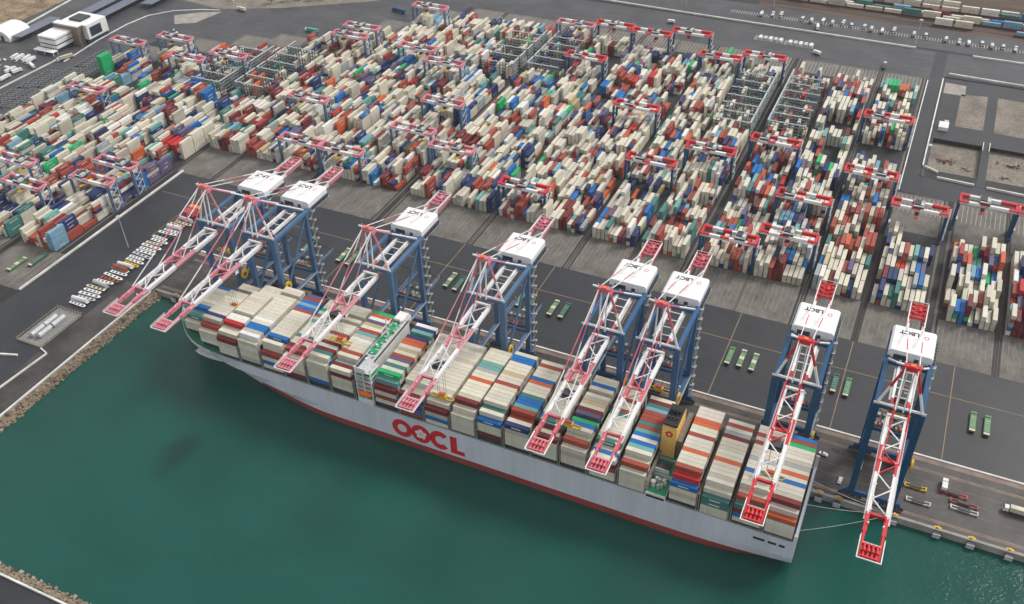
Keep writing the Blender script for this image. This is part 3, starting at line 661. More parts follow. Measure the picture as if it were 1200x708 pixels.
    m = MB()
    for y in (72.5, 76.0, 79.5, 83.3): m.beam((-3.6, y, 60.3), (3.6, y, 60.3), 0.8, 0.9, red)
    for x in (-3.2, -1.1, 1.1, 3.2): m.beam((x, 71.5, 60.2), (x, 84, 60.2), 0.5, 0.6, red)
    for k in range(3):
        for s in (-1, 1): m.beam((s * 3.2, 72.5 + k * 3.5, 60.9), (-s * 3.2, 76 + k * 3.5, 60.9), 0.3, 0.3, red)
    for s in (-1, 1): m.beam((s * 4.0, 66, 61.5), (s * 4.0, 84.4, 61.5), 0.18, 0.18, wht); m.beam((s * 4.0, 66, 60.6), (s * 4.0, 84.4, 60.6), 0.5, 0.15, wht)
    m.beam((-4.0, 84.4, 61.5), (4.0, 84.4, 61.5), 0.18, 0.18, wht); m.tube((0.5, 77, 60.8), (0.5, 80, 60.8), 1.0, red, 10); m.build('rear_platform', g)
    # boom over the water
    m = MB(); Y0, Y1 = 1.2, -78.0; cut = [(1.2 + 18) / 79.2, (1.2 + 34) / 79.2, (1.2 + 56) / 79.2]
    for s in (-1, 1):
        a = Vector((s * 3.7, Y0, 58.7)); c = Vector((s * 3.55, -66, 58.2)); e = Vector((s * 3.55, Y1, 57.8))
        f = 67.2; m.seg(a, c, 1.5, 2.1, ((1.2 + 18) / f, (1.2 + 34) / f, (1.2 + 56) / f), [wht, red, wht, red]); m.beam(c, e, 0.95, 1.9, red, 0.8, 1.2)
        m.beam((s * 4.6, -1, 59.2), (s * 4.6, -60, 58.8), 0.7, 0.12, M_LGREY)
        m.beam((s * 4.45, -68, 59.8), (s * 4.45, -79, 59.4), 0.16, 0.16, wht); m.beam((s * 4.45, -68, 58.9), (s * 4.45, -79, 58.5), 0.4, 0.12, wht); m.beam((s * 4.45, -73, 58.9), (s * 4.45, -73, 60), 0.15, 0.15, wht)
    boom = m.build('boom', t)
    m = MB(); m.beam((-4.3, 0.6, 60.0), (4.3, 0.6, 60.0), 1.0, 0.9, wht); m.beam((-3.2, -56.5, 58.7), (3.2, -56.5, 58.7), 1.0, 1.3, red); m.beam((-3.2, -26, 59.0), (3.2, -26, 59.0), 1.7, 0.6, red)
    yy = 0.0; s = 1
    for k in range(8):
        y2 = yy - 7.0; cm = red if -34 < (yy + y2) / 2 < -18 else wht
        m.beam((s * 3.1, yy, 59.5), (-s * 3.1, y2, 59.5), 0.42, 0.42, cm); yy = y2; s = -s
    m.build('boom_lacing', boom)
    m = MB()
    for y in (-72, -75, -78): m.beam((-3.2, y, 59.0), (3.2, y, 59.0), 0.55, 0.7, red)
    for x in (-2.4, -0.8, 0.8, 2.4): m.beam((x, -71.5, 59.1), (x, -78.4, 59.1), 0.7, 0.6, red); m.tube((x, -74.2, 59.6), (x, -75.8, 59.6), 0.6, red, 8)
    m.beam((-4.5, -78.9, 58.6), (4.5, -78.9, 58.6), 0.4, 0.4, wht); m.beam((-3.3, -71.2, 58.9), (3.3, -71.2, 58.9), 0.45, 0.3, M_LGREY); m.box(-3.2, 3.2, -78.6, -71.4, 58.2, 58.35, red); m.build('tip_platform', boom)
    m = MB()
    for k in range(9):
        for s in (-1, 1): y = -6 - k * 7.0; m.tube((s * 2.85, y, 59.2), (s * 2.85, y, 60.2), 0.35, M_WHITE, 6)
    m.build('floodlight', boom)
    # stays
    for s in (-1, 1):
        for (ye, x1) in ((-27, 3.6), (-58, 3.7)):
            m = MB(); a = Vector((s * 2.6, 2.6, 86.0)); c = Vector((s * x1, ye, 60.2)); m.seg(a, c, 0.42, 0.42, (0.30, 0.66), [wht, red, wht]); m.build('forestay', t)
        m = MB(); a = Vector((s * 2.6, 4.8, 86.2)); c = Vector((s * 3.7, 70, 60.6)); m.seg(a, c, 0.36, 0.36, (0.28, 0.52), [wht, red, wht]); m.build('backstay', t)
        m = MB(); m.beam((s * 1.4, 3.2, 84.5), (s * 1.6, 1.5, 62.5), 0.6, 0.6, wht); m.build('hoist_post', t)
    # machinery house
    m = MB(); y0, y1, z0, z1, w = 39.0, 57.6, 58.9, 64.9, 9.7
    pr = [(-w, z0), (w, z0), (w, z1 - 0.9), (w - 0.9, z1), (-w + 0.9, z1), (-w, z1 - 0.9)]
    n = len(pr)
    for k in range(n):
        u = (k + 1) % n; m.face([(pr[k][0], y1, pr[k][1]), (pr[k][0], y0, pr[k][1]), (pr[u][0], y0, pr[u][1]), (pr[u][0], y1, pr[u][1])], M_ROOFW)
    m.face([(a, y0, c) for a, c in pr], M_ROOFW); m.face([(a, y1, c) for a, c in reversed(pr)], M_ROOFW)
    m.box(-w + 1, w - 1, y0 + 6.0, y0 + 6.08, z1, z1 + 0.04, M_LGREY); m.box(-w + 1, w - 1, y0 + 12, y0 + 12.08, z1, z1 + 0.04, M_LGREY)
    h = m.build('machinery_house', t)
    m = MB(); m.box(-10.2, 10.2, y0 - 2.6, y0 - 0.1, 59.6, 59.9, blu); m.box(-10.2, 10.2, y0 - 2.7, y0 - 2.6, 60.8, 60.95, wht); m.box(-7, -1, y0 - 0.05, y0 - 0.02, 60, 62.6, M_DARK); m.box(2, 4, y0 - 0.05, y0 - 0.02, 60, 62.2, M_DARK)
    for x in range(-10, 11, 2): m.box(x - 0.05, x + 0.05, y0 - 2.7, y0 - 2.6, 59.9, 60.9, wht)
    m.build('front_walkway', h)
    m = MB(); m.box(w + 0.02, w + 1.7, y0, y1, 59.2, 59.35, M_GREY)
    for k in range(7): m.box(w + 0.2, w + 1.4, y0 + 2 + k * 2.3, y0 + 3.5 + k * 2.3, 59.4, 61.2, M_DARK); m.box(w + 1.6, w + 1.7, y0 + 2 + k * 2.3, y0 + 2.1 + k * 2.3, 59.3, 60.5, M_LGREY)
    m.build('side_ventilators', h)
    tm = TXT; o = bpy.data.objects.new('lettering', tm); COL.objects.link(o); o.parent = h; o.location = (-2.2, y1 - 4.0, z1 + 0.05); o.rotation_euler = (0, 0, math.pi)
    m = MB()
    for k in range(14):
        a, c = 2 * math.pi * k / 14, 2 * math.pi * (k + 1) / 14; q = lambda g, r: (5.4 + r * math.cos(g), y1 - 5.0 + r * math.sin(g), z1 + 0.03)
        m.face([q(a, 0.75), q(a, 1.15), q(c, 1.15), q(c, 0.75)], red)
    m.build('emblem', h)
    # trolley, cab, spreader
    m = MB(); m.box(-3.0, 3.0, troll_y - 3, troll_y + 3, 56.9, 57.7, M_DARK); m.box(-2.2, 2.2, troll_y - 2, troll_y + 2, 57.7, 58.6, M_DARK); tr = m.build('trolley', t)
    m = MB(); m.box(1.0, 3.0, troll_y + 3.2, troll_y + 6.0, 53.6, 56.4, wht); m.box(0.98, 3.02, troll_y + 3.16, troll_y + 3.2, 53.9, 55.4, M_GLASS); m.build('operator_cab', tr)
    sp = MB(); sp.box(-6.1, 6.1, troll_y - 1.2, troll_y - 0.8, hoist_z, hoist_z + 0.5, M_YEL); sp.box(-6.1, 6.1, troll_y + 0.8, troll_y + 1.2, hoist_z, hoist_z + 0.5, M_YEL)
    for x in (-6.1, -2, 2, 5.8): sp.box(x, x + 0.3, troll_y - 1.2, troll_y + 1.2, hoist_z, hoist_z + 0.5, M_YEL)
    sp.box(-2.4, 2.4, troll_y - 1.1, troll_y + 1.1, hoist_z + 0.5, hoist_z + 2.0, M_YEL); sp.box(-1.6, 1.6, troll_y - .8, troll_y + .8, hoist_z + 2.0, hoist_z + 2.6, M_REDP); so = sp.build('spreader', tr)
    rp = MB()
    for x in (-1.8, 1.8):
        for y in (-.9, .9): rp.beam((x, troll_y + y, hoist_z + 2.5), (x, troll_y + y, 57), 0.1, 0.1, M_DARK)
    rp.build('hoist_rope', so)
    # cable reel, stairs
    m = MB().tube((HX + 2.2, YS_ + 1.6, 29), (HX + 3.2, YS_ + 1.6, 29), 2.9, M_YEL, 16); m.tube((HX + 3.2, YS_ + 1.6, 29), (HX + 3.35, YS_ + 1.6, 29), 1.2, M_DARK, 10); m.beam((HX + 0.9, YS_ + 1.6, 29), (HX + 2.3, YS_ + 1.6, 29), 0.6, 0.6, blu); m.build('cable_reel', t)
    m = MB(); z = 4.6; k = 0
    while z < 56:
        ya, yb = (36.6, 40.4) if k % 2 == 0 else (40.4, 36.6)
        m.beam((HX + 1.9, ya, z), (HX + 1.9, yb, z + 3.2), 0.9, 0.2, M_GREY); m.box(HX + 0.9, HX + 2.6, yb - 0.8, yb + 0.8, z + 3.2, z + 3.35, M_LGREY)
        m.box(HX + 2.5, HX + 2.6, yb - 0.8, yb + 0.8, z + 4.2, z + 4.3, M_LGREY); m.beam((HX + 2.4, ya, z + 1.1), (HX + 2.4, yb, z + 4.3), 0.08, 0.08, M_LGREY); z += 3.2; k += 1
    for y in (36.4, 40.8): m.box(HX + 1.4, HX + 1.6, y, y + 0.2, 3, 58, M_DARK)
    m.build('stair_tower', t)
    m = MB()
    for k in range(7): m.box(-6.5 + k * 1.9, -5.4 + k * 1.9, YL_ + 0.9, YL_ + 2.4, 18.95, 20.3, random.choice((M_TAN, M_TIMB, M_DARK, M_REDP)))
    m.box(-7.5, 7.5, YL_ + 0.8, 50, 18.6, 18.85, M_DARK)
    for k in range(9): m.box(-6 + (k % 5) * 2.6, -4.6 + (k % 5) * 2.6, 38 + (k // 5) * 5, 40 + (k // 5) * 5, 18.85, 19.9, random.choice((M_DARK, M_TAN, M_GREY)))
    m.build('backreach_platform', t)
    return t
TXT = text_mesh('LBCT', 3.7, 0.03); TXT.materials.append(M_BLACK)
CRX = [-27.7, 2.9, 76.9, 142.3, 205.1, 232.5, 297.0, 340.9]
CL = [('quay crane with a faded pink boom tip above the rocky shore, leftmost of all', P_PALE, 8, 40), ('quay crane with faded pink boom over the ship bow, second from the left', P_PALE, -25.7, 33.0),
      ('pink and white quay crane just ahead of the white ship bridge', P_PALE, -33, 39.5), ('pink and white quay crane between the white bridge and midships', P_PALE, -45.8, 36.5),
      ('quay crane with pinkish-red boom amidships, left one of the pair', P_MID, -39.8, 37.6), ('quay crane just ahead of the yellow funnel, right one of the pair', P_MID, 13, 24),
      ('bright red and white quay crane over the stern bays of the ship', P_DEEP, -33.9, 38.6), ('rightmost quay crane, red and white boom reaching over open green water', P_DEEP, 16, 48)]
for x, (lab, P, ty, hz) in zip(CRX, CL):
    c = make_crane(P, ty, hz); c.location = (x, 0, 0); tag(c, lab, 'quay crane', 'ship-to-shore cranes along the quay')

# ------------------------------------------------------------------ the container yard
VIS = [c for c in CX]
def from_right(c): return ORD[len(CX) - 1 - CX.index(c)]
rng = random.Random(23)
RACKS = {190.6: (325, 408), 230: (335, 417), -18.3: (352, 416), 21: (360, 418), -229.5: (230, 295), -189: (236, 311)}
EMPTY = [(332.6, 205, 233, 3, 8), (298.2, 320, 352, 0, 3), (298.2, 330, 350, 0, 9), (263, 300, 340, 4, 7), (-331, 200, 240, 0, 6), (-297, 215, 250, 2, 7), (-18.3, 335, 352, 0, 9), (54.2, 395, 430, 3, 9),
         (263, 345, 375, 2, 8), (121.7, 345, 372, 5, 9), (89.5, 330, 350, 0, 4)]
WEIGHT = 'c' * 62 + 'w' * 7 + 'b' * 18 + 'r' * 12 + 'm' * 9 + 'o' * 3 + 'n' * 11 + 'u' * 6 + 'l' * 2 + 'a' * 3 + 't' * 3 + 'g' * 2 + 'y' * 3 + 'p' * 4 + 'k' * 2 + 'd' * 1
BP = 12.85; prev = 'c'
for c in CX:
    y0, y1 = block_y(c)
    nb = int((y1 - (24 if c < 320 else 46) - y0) / BP)
    H = {}
    base = [rng.uniform(-0.5, 0.6) for _ in range(10)]
    for b_ in range(nb):
        yc = y0 + (b_ + 0.5) * BP; bm = rng.uniform(-0.8, 0.7)
        mean = 3.0
        if c > 320: mean = 3.7 if yc < 232 else -2
        elif c > -170: mean = 3.1 - 1.7 * max(0, (yc - 390) / 70)
        else: mean = 3.2 - 1.2 * max(0, (yc - 190) / 100)
        if c == 298.2 and yc > 300: mean = 2.0
        run = 0
        for k in range(10):
            if rng.random() < 0.35: run = rng.choice((-2, -1, 0, 0, 0.6, 0.6))
            h = mean + bm + base[k] + run + rng.gauss(0, 0.45)
            if rng.random() < 0.07: h = 0
            elif rng.random() < 0.07: h += 2
            h = int(max(0, min(5, round(h))))
            if b_ == 0 and h < 2 and rng.random() < 0.8: h = rng.choice((2, 3, 4))
            for (ec, ya, yb, ka, kb) in EMPTY:
                if ec == c and ya < yc < yb and ka <= k <= kb: h = 0
            if c in RACKS and RACKS[c][0] - 3 < yc < RACKS[c][1] + 3: h = rng.choice((0, 0, 0, 0, 0, 0, 1, 2, 4))
            if c == -331 and 222 < yc < 236 and k in (1, 2): h = 6
            H[b_, k] = h
    for b_ in range(nb):
        yc = y0 + (b_ + 0.5) * BP
        for k in range(10):
            n = H[b_, k]
            if not n: continue
            x = c + (k - 4.5) * 2.9; sc_ = prev if rng.random() < 0.38 else rng.choice(WEIGHT); prev = sc_; z = 0.06; same = rng.random() < 0.6
            if n == 6 and c == -331: sc_ = 'g'; same = True
            short = rng.random() < 0.08 and not (n == 6 and c == -331)
            for t in range(n):
                code = sc_ if same or (rng.random() < .3) else rng.choice(WEIGHT)
                istop = t == n - 1; near = H.get((b_ - 1, k), 0) <= t; side = H.get((b_, k + 1), 0) <= t or H.get((b_, k - 1), 0) <= t
                th = 2.9 if rng.random() < 0.6 else 2.6
                if istop or near or side or H.get((b_ + 1, k), 0) <= t:
                    dn = n - 1 - t
                    lab = '%s container %s %s column, %s yard row, %s block from right' % (PAL[code][0], 'topping' if istop else '%s from top in' % ORD[dn], ORD[k], ORD[b_], from_right(c))
                    jx = rng.uniform(-.12, .12); jy = rng.uniform(-.15, .15)
                    if short:
                        for dy in (-3.15, 3.15):
                            cc = rng.choice(WEIGHT); CONTS.append((x + jx, yc + jy + dy, z, 's', cc, jit(PAL[cc][1], rng), None, istop, near, th))
                    else: CONTS.append((x + jx, yc + jy, z, 'y', code, jit(PAL[code][1], rng), lab, istop, near, th))
                z += th
# rank by the area each shows in the picture; the 300 largest become objects, the rest one mass
def quad_area(ps):
    q = [px(p) for p in ps]; a = 0
    for i in range(4): a += q[i][0] * q[(i + 1) % 4][1] - q[(i + 1) % 4][0] * q[i][1]
    inside = sum(0 < u < 1200 and 0 < v < 708 for u, v in q) / 4
    return abs(a) / 2 * inside
def rank(c):
    x, y, z, d = c[:4]; th = c[9] if len(c) > 9 else TH
    lx, ly = (6.1, 1.22) if d == 'x' else (1.22, 6.1) if d == 'y' else (1.22, 3.03)
    a = 0
    if c[7]: a += quad_area([(x - lx, y - ly, z + th), (x + lx, y - ly, z + th), (x + lx, y + ly, z + th), (x - lx, y + ly, z + th)])
    if c[8]: a += quad_area([(x - lx, y - ly, z), (x + lx, y - ly, z), (x + lx, y - ly, z + th), (x - lx, y - ly, z + th)])
    return a
CONTS.sort(key=rank, reverse=True)
sel = [c for c in CONTS if c[6]][:300]; ids = {id(c) for c in sel}
rest = [c for c in CONTS if id(c) not in ids]
def container_mesh():
    m = MB(); L, W, H_ = 6.095, 1.219, TH - 0.04
    m.box(-L + .05, L - .05, -W + .05, W - .05, 0.05, H_ - 0.04, M_CONT)
    for sx in (-1, 1):
        for sy in (-1, 1): m.box(min(sx * L, sx * (L - .16)), max(sx * L, sx * (L - .16)), min(sy * W, sy * (W - .16)), max(sy * W, sy * (W - .16)), 0, H_, M_CONT)
    for sy in (-1, 1):
        for z in (0.0, H_ - 0.13): m.box(-L + .16, L - .16, min(sy * W, sy * (W - .08)), max(sy * W, sy * (W - .08)), z, z + 0.13, M_CONT)
        for k in range(22):
            x = -L + 0.35 + k * 0.53; m.box(x, x + 0.26, min(sy * (W - .05), sy * (W - .012)), max(sy * (W - .05), sy * (W - .012)), 0.15, H_ - 0.15, M_CONT)
    for k in range(11):
        x = -L + 0.45 + k * 1.05; m.box(x, x + 0.5, -W + .12, W - .12, H_ - 0.041, H_ - 0.012, M_CONT)
    for y in (-0.6, -0.2, 0.2, 0.6): m.box(L - .05, L - .012, y - .03, y + .03, 0.1, H_ - .1, M_CONT)
    m.build('shipping_container'); o = bpy.data.objects['shipping_container']; me = o.data; bpy.data.objects.remove(o); return me
CM = container_mesh()
for c in sel:
    o = bpy.data.objects.new('shipping_container', CM); COL.objects.link(o)
    o.location = c[:3]; o.color = (*c[5], 1)
    if c[3] == 'y': o.rotation_euler = (0, 0, math.pi / 2); o.scale = (1, 1, c[9] / TH)
    tag(o, c[6], 'container', 'containers on the ship deck' if c[3] == 'x' else 'containers stacked in the yard')
mk = None; nmk = 0
for o in [x for x in COL.objects if x.name.startswith('shipping_container')]:
    if nmk < 16 and o.rotation_euler.z == 0 and o['label'].split()[0] in ('bright', 'teal', 'navy', 'light') and o.location.y < -36:
        if mk is None: m = MB(); m.box(-2.6, 2.2, -1.26, -1.215, 1.15, 1.75, M_WHITE); mk = m.build('white_marking'); q = mk
        else: q = mk.copy(); COL.objects.link(q)
        q.parent = o; nmk += 1
def stuff_mesh(items):
    import numpy as np
    rj = random.Random(2); n = len(items); V = np.zeros((n, 8, 3), np.float32); C = np.ones((n, 5, 4), np.float32)
    for i, c in enumerate(items):
        x, y, z, d = c[:4]; th = (c[9] if len(c) > 9 else TH) - 0.05
        lx, ly = (6.095, 1.219) if d == 'x' else (1.219, 6.095) if d == 'y' else (1.219, 3.03)
        V[i] = [(x - lx, y - ly, z), (x + lx, y - ly, z), (x + lx, y + ly, z), (x - lx, y + ly, z), (x - lx, y - ly, z + th), (x + lx, y - ly, z + th), (x + lx, y + ly, z + th), (x - lx, y + ly, z + th)]
        C[i, :, :3] = c[5]; C[i, :, :3] *= np.array([[rj.uniform(.93, 1.05)] for _ in range(5)])
    F = np.array(((4, 5, 6, 7), (0, 1, 5, 4), (1, 2, 6, 5), (2, 3, 7, 6), (3, 0, 4, 7)))
    idx = (F[None] + (np.arange(n) * 8)[:, None, None]).reshape(-1, 4)
    V = V.reshape(-1, 3).tolist(); idx = idx.tolist(); C = C.reshape(-1, 4).tolist()
    for c in items:
        if c[3] != 'y' or c[4] in 'cwb' or rj.random() < .45: continue
        x, y, z = c[:3]; a, e = rj.uniform(-3.5, -1), rj.uniform(1.5, 4); w = rj.uniform(.35, .7)
        for sx in (-1, 1):
            i = len(V); X = x + sx * 1.235; V += [[X, y + a, z + 1.6 - w / 2], [X, y + e, z + 1.6 - w / 2], [X, y + e, z + 1.6 + w / 2], [X, y + a, z + 1.6 + w / 2]]; idx.append([i, i + 1, i + 2, i + 3]); C.append([.55, .55, .53, 1])
    C = np.array(C, np.float32)
    me = bpy.data.meshes.new('stacked_containers'); me.from_pydata(V, [], idx)
    at = me.attributes.new('col', 'FLOAT_COLOR', 'FACE'); at.data.foreach_set('color', C.reshape(-1))
    me.materials.append(M_CONTA); me.update()
    o = bpy.data.objects.new('stacked_containers', me); COL.objects.link(o)
    return tag(o, 'thousands of cream, red, blue and green containers stacked in yard blocks', 'containers', None, 'stuff')
stuff_mesh(rest)
# ------------------------------------------------------------------ yard (stacking) cranes
def make_asc(P, paler):
    red, wht, blu = P['red'], P['white'], P['blue']; t = empty('stacking_crane'); G = 16.9
    for s in (-1, 1):
        for y in (-4.0, 4.0):
            m = MB().beam((s * G, y, 1.8), (s * (G - 0.1), y, 20.2), 1.3, 1.2, blu, 1.5, 1.5); m.build('leg', t)
        m = MB().beam((s * G, -7.0, 1.4), (s * G, 7.0, 1.4), 1.1, 1.3, blu)
        for y in (-6.2, -4.6, 4.6, 6.2): m.tube((s * G - 0.3, y, 0.55), (s * G + 0.3, y, 0.55), 0.5, M_BLACK, 8)
        m.build('end_carriage', t)
        m = MB().beam((s * G, -3.6, 2.2), (s * G, 3.8, 11.0), 0.35, 0.35, blu); m.beam((s * G, 3.6, 11.2), (s * G, -3.8, 19.6), 0.35, 0.35, blu); m.beam((s * G, -4, 11), (s * G, 4, 11), 0.5, 0.5, blu); m.build('brace', t)
        m = MB().beam((s * (G - 0.2), -4.6, 21.0), (s * (G - 0.2), 4.6, 21.0), 1.6, 1.7, red); m.build('end_beam', t)
    for y in (-4.0, 4.0):
        m = MB().seg((-G - 0.6, y, 21.0), (G + 0.6, y, 21.0), 1.7, 2.2, (0.17, 0.36, 0.52, 0.70, 0.84), [red, wht, red, wht, wht, red] if y < 0 else [red, wht, red, wht, red, red])
        m.beam((-G, y + (-1.5 if y < 0 else 1.5), 20.7), (G, y + (-1.5 if y < 0 else 1.5), 20.7), 1.0, 0.12, M_LGREY); m.beam((-G, y + (-2 if y < 0 else 2), 21.8), (G, y + (-2 if y < 0 else 2), 21.8), 0.1, 0.1, wht)
        m.build('girder', t)
    m = MB(); m.box(-3.2, 3.2, -4.6, 4.6, 22.15, 22.7, M_DARK); m.box(-2.6, 0.6, -3.0, 2.8, 22.7, 24.4, M_DARK); m.box(0.9, 2.9, -3.6, 0, 22.7, 24.6, M_LGREY); m.box(1.0, 2.6, 1, 3.6, 22.7, 23.8, M_GREY); m.tube((-2.9, -3.6, 23.3), (2.9, -3.6, 23.3), 0.5, wht, 8)
    m.box(-3.2, -3.1, -4.6, 4.6, 23.7, 23.8, wht); m.box(3.1, 3.2, -4.6, 4.6, 23.7, 23.8, wht); tr = m.build('trolley', t)
    m = MB(); m.box(-1.2, 1.2, -6, 6, 15.4, 15.9, M_YEL if paler else M_REDP); m.box(-1.1, 1.1, -2, 2, 15.9, 17.0, M_DARK)
    so = m.build('spreader', tr)
    m = MB()
    for x in (-.9, .9):
        for y in (-1.8, 1.8): m.beam((x, y, 16.9), (x, y, 22.2), 0.09, 0.09, M_DARK)
    m.build('hoist_rope', so)
    m = MB(); z = 1.5; k = 0
    while z < 19:
        a, c2 = (-2.8, 2.4) if k % 2 == 0 else (2.4, -2.8)
        m.beam((G + 1.3, a, z), (G + 1.3, c2, z + 2.9), 0.8, 0.16, M_LGREY); m.beam((G + 1.75, a, z + 1), (G + 1.75, c2, z + 3.9), 0.1, 0.1, wht); m.box(G + .8, G + 1.8, c2 - .6, c2 + .6, z + 2.9, z + 3.0, M_LGREY); z += 2.9; k += 1
    for y in (-3.4, 3.0): m.box(G + 0.9, G + 1.1, y, y + .18, .3, 20, wht)
    m.build('stair', t)
    m = MB(); m.box(-G + 0.9, -G + 2.0, -2.2, 2.2, 4, 6.6, M_LGREY); m.box(-G + 0.86, -G + 0.9, -1.5, 1.5, 4.3, 6, M_DARK); m.build('electric_cabin', t)
    return t
ASC = [(332.6, 241.5), (372, 262), (298.2, 357.8), (298.2, 272.9), (263, 225.1), (263, 179.6), (230, 163.5), (230, 291.7), (190.6, 263.4), (190.6, 428.8), (157, 415.1), (121.7, 453.8), (21, 434.9), (54.2, 445.2), (89.5, 440.7),
       (54.2, 373.9), (121.7, 305.4), (157, 232.5), (89.5, 167.9), (-18.3, 208.9), (-18.3, 256.1), (21, 195.3), (-51, 163), (-86, 163), (-119.7, 222.8), (-119.7, 422.5), (-86, 337.5), (-51, 320), (-154.5, 358.2), (-154.5, 338.6),
       (-297, 276.3), (-260, 246.7), (-229.5, 265.1), (-331, 254.2), (-297, 169.4), (-260, 61.2), (-189, 85.4), (-189, 62.4), (-229.5, 40.4), (406.5, 262)]
proto = {}
percol = {}
for c, y in ASC: percol.setdefault(c, []).append(y)
rng = random.Random(9)
for c, y in ASC:
    key = 'paler' if c < 30 else 'deeper'
    if key not in proto: o = proto[key] = make_asc(P_PALE if key == 'paler' else P_DEEP, key == 'paler')
    else: o = copy_tree(proto[key])
    o.location = (c, y, 0)
    for ch in o.children if key in proto else ():
        if ch.name.startswith('trolley'): ch.location.x = rng.uniform(-9, 9)
    ys = sorted(percol[c]); pos = '' if len(ys) == 1 else (', nearer ship' if y == ys[0] else ', farther from ship')
    tag(o, '%s and white yard crane over %s block from the right%s' % ('pink' if key == 'paler' else 'red', from_right(c), pos), 'yard crane', 'stacking cranes over the container blocks')
# ------------------------------------------------------------------ reefer racks
def make_rack(side):
    t = empty('reefer_rack'); X = 14.2
    m = MB()
    for x in [-X + k * X / 5 for k in range(11)]: m.box(x - 0.16, x + 0.16, -0.5, 0.5, 0, 13.2, M_RACKD)
    m.build('frame', t)
    for z in (2.7, 5.5, 8.3, 11.1): MB().box(-X, X, -0.7, 0.7, z - 0.16, z, M_RACKD).build('walkway', t)
    MB().box(-X, X, -0.5, 0.5, 13.2, 13.75, M_RACKL).build('top_beam', t)
    m = MB(); xx = side * X
    for z in (2.7, 5.5, 8.3, 11.1): m.box(xx - 0.9, xx + 0.9, 0, 12.4, z - 0.16, z, M_GREYD); m.box(xx + side * 0.85 - .05, xx + side * 0.85 + .05, 0, 12.4, z + 0.9, z + 1.05, M_GREYD)
    for k in range(6): m.box(xx - 0.2, xx + 0.2, k * 2.45, k * 2.45 + 0.25, 0, 13.4, M_GREYD)
    m.box(xx - 0.6, xx + 0.6, 0, 12.8, 13.2, 13.75, M_RACKL)
    for k in range(4): m.beam((xx + side * .9, 0.5 if k % 2 else 6, k * 2.8), (xx + side * .9, 6 if k % 2 else 0.5, (k + 1) * 2.8), 0.6, 0.14, M_GREY)
    m.build('side_gallery', t)
    m = MB()
    for k in range(3): x = -9 + k * 8; m.box(x, x + 0.9, -0.4, 0.4, 13.76, 14.5, M_LGREY)
    m.build('junction_box', t)
    return t
rp_ = {}
for c, (a, e) in RACKS.items():
    n = int((e - a) / BP) + 1
    for k in range(n):
        sd = -1 if c in (230, 21, -189) else 1
        if sd not in rp_: o = rp_[sd] = make_rack(sd)
        else: o = copy_tree(rp_[sd])
        o.location = (c, a + k * (e - a) / (n - 1), 0)
        tag(o, 'grey steel reefer rack, %s from front in the %s block from right' % (ORD[k], from_right(c)), 'reefer rack', 'steel racks in the reefer blocks')
# ------------------------------------------------------------------ flat transport vehicles on the apron
def make_agv(g, cream):
    t = empty('transport_vehicle')
    m = MB(); m.box(-1.45, 1.45, -7.2, 7.2, 0.75, 1.35, g); m.box(-1.2, 1.2, -4.6, 4.6, 1.352, 1.5, g)
    for y in (-5, -3, -1, 1, 3, 5): m.box(-1.3, 1.3, y - .12, y + .12, 1.5, 1.62, M_GREY)
    if cream: m.box(-1.3, 1.3, -1.4, 1.4, 1.51, 1.72, M_CREAM)
    m.build('deck', t)
    for s in (-1, 1):
        m = MB(); m.box(-1.4, 1.4, min(s * 7.22, s * 6.0), max(s * 7.22, s * 6.0), 1.36, 1.85, M_CREAM if cream or s < 0 else g); m.box(-1.2, 1.2, min(s * 7.5, s * 7.2), max(s * 7.5, s * 7.2), 0.6, 1.2, M_DARK); m.build('bumper', t)
        for x in (-1, 1):
            m = MB().tube((x * 1.05, s * 4.6, 0.6), (x * 1.4, s * 4.6, 0.6), 0.6, M_TYRE, 12); m.build('wheel', t)
    return t
AG = [(254.7, 78, 1, 'leftmost of three between the funnel cranes and stern crane'), (261.3, 78.3, 2, 'middle one of three left of the stern crane'), (268.2, 77.8, 2, 'right one of three left of the stern crane'), (311.6, 78.5, 0, 'dark one beside the stern crane legs'),
      (318.3, 77.8, 1, 'between the two rightmost quay cranes'), (380.8, 77.1, 1, 'left one of two at the far right'), (387.6, 77, 1, 'right one of two at the far right'), (78.9, 79, 2, 'just left of dark one between third and fourth cranes'),
      (85.8, 77.8, 0, 'dark one between third and fourth quay cranes'), (148.1, 78.6, 2, 'right of the fourth quay crane legs'), (155.2, 78.9, 0, 'dark one right of the fourth quay crane'), (126.5, 79, 1, 'seen behind the fourth quay crane braces, left'),
      (133.5, 76, 2, 'seen behind the fourth quay crane braces, right'), (3.2, 75.7, 2, 'left of third quay crane, beside another'), (10.6, 74.5, 1, 'left of third quay crane, nearer to it'), (-23.9, 76.2, 1, 'seen through the second quay crane frame'),
      (-186.4, -15, 2, 'on the pad of the left yard, yellow ended'), (-177.5, -6, 0, 'on the pad near the left white barrier')]
ap = {}
for x, y, k, lab in AG:
    if k not in ap: o = ap[k] = make_agv(M_AGVD if k == 0 else M_AGVG, k == 2)
    else: o = copy_tree(ap[k])
    o.location = (x, y, 0.04); tag(o, ('green flat transport vehicle, ' + lab), 'transport vehicle', 'driverless transport vehicles on the apron')
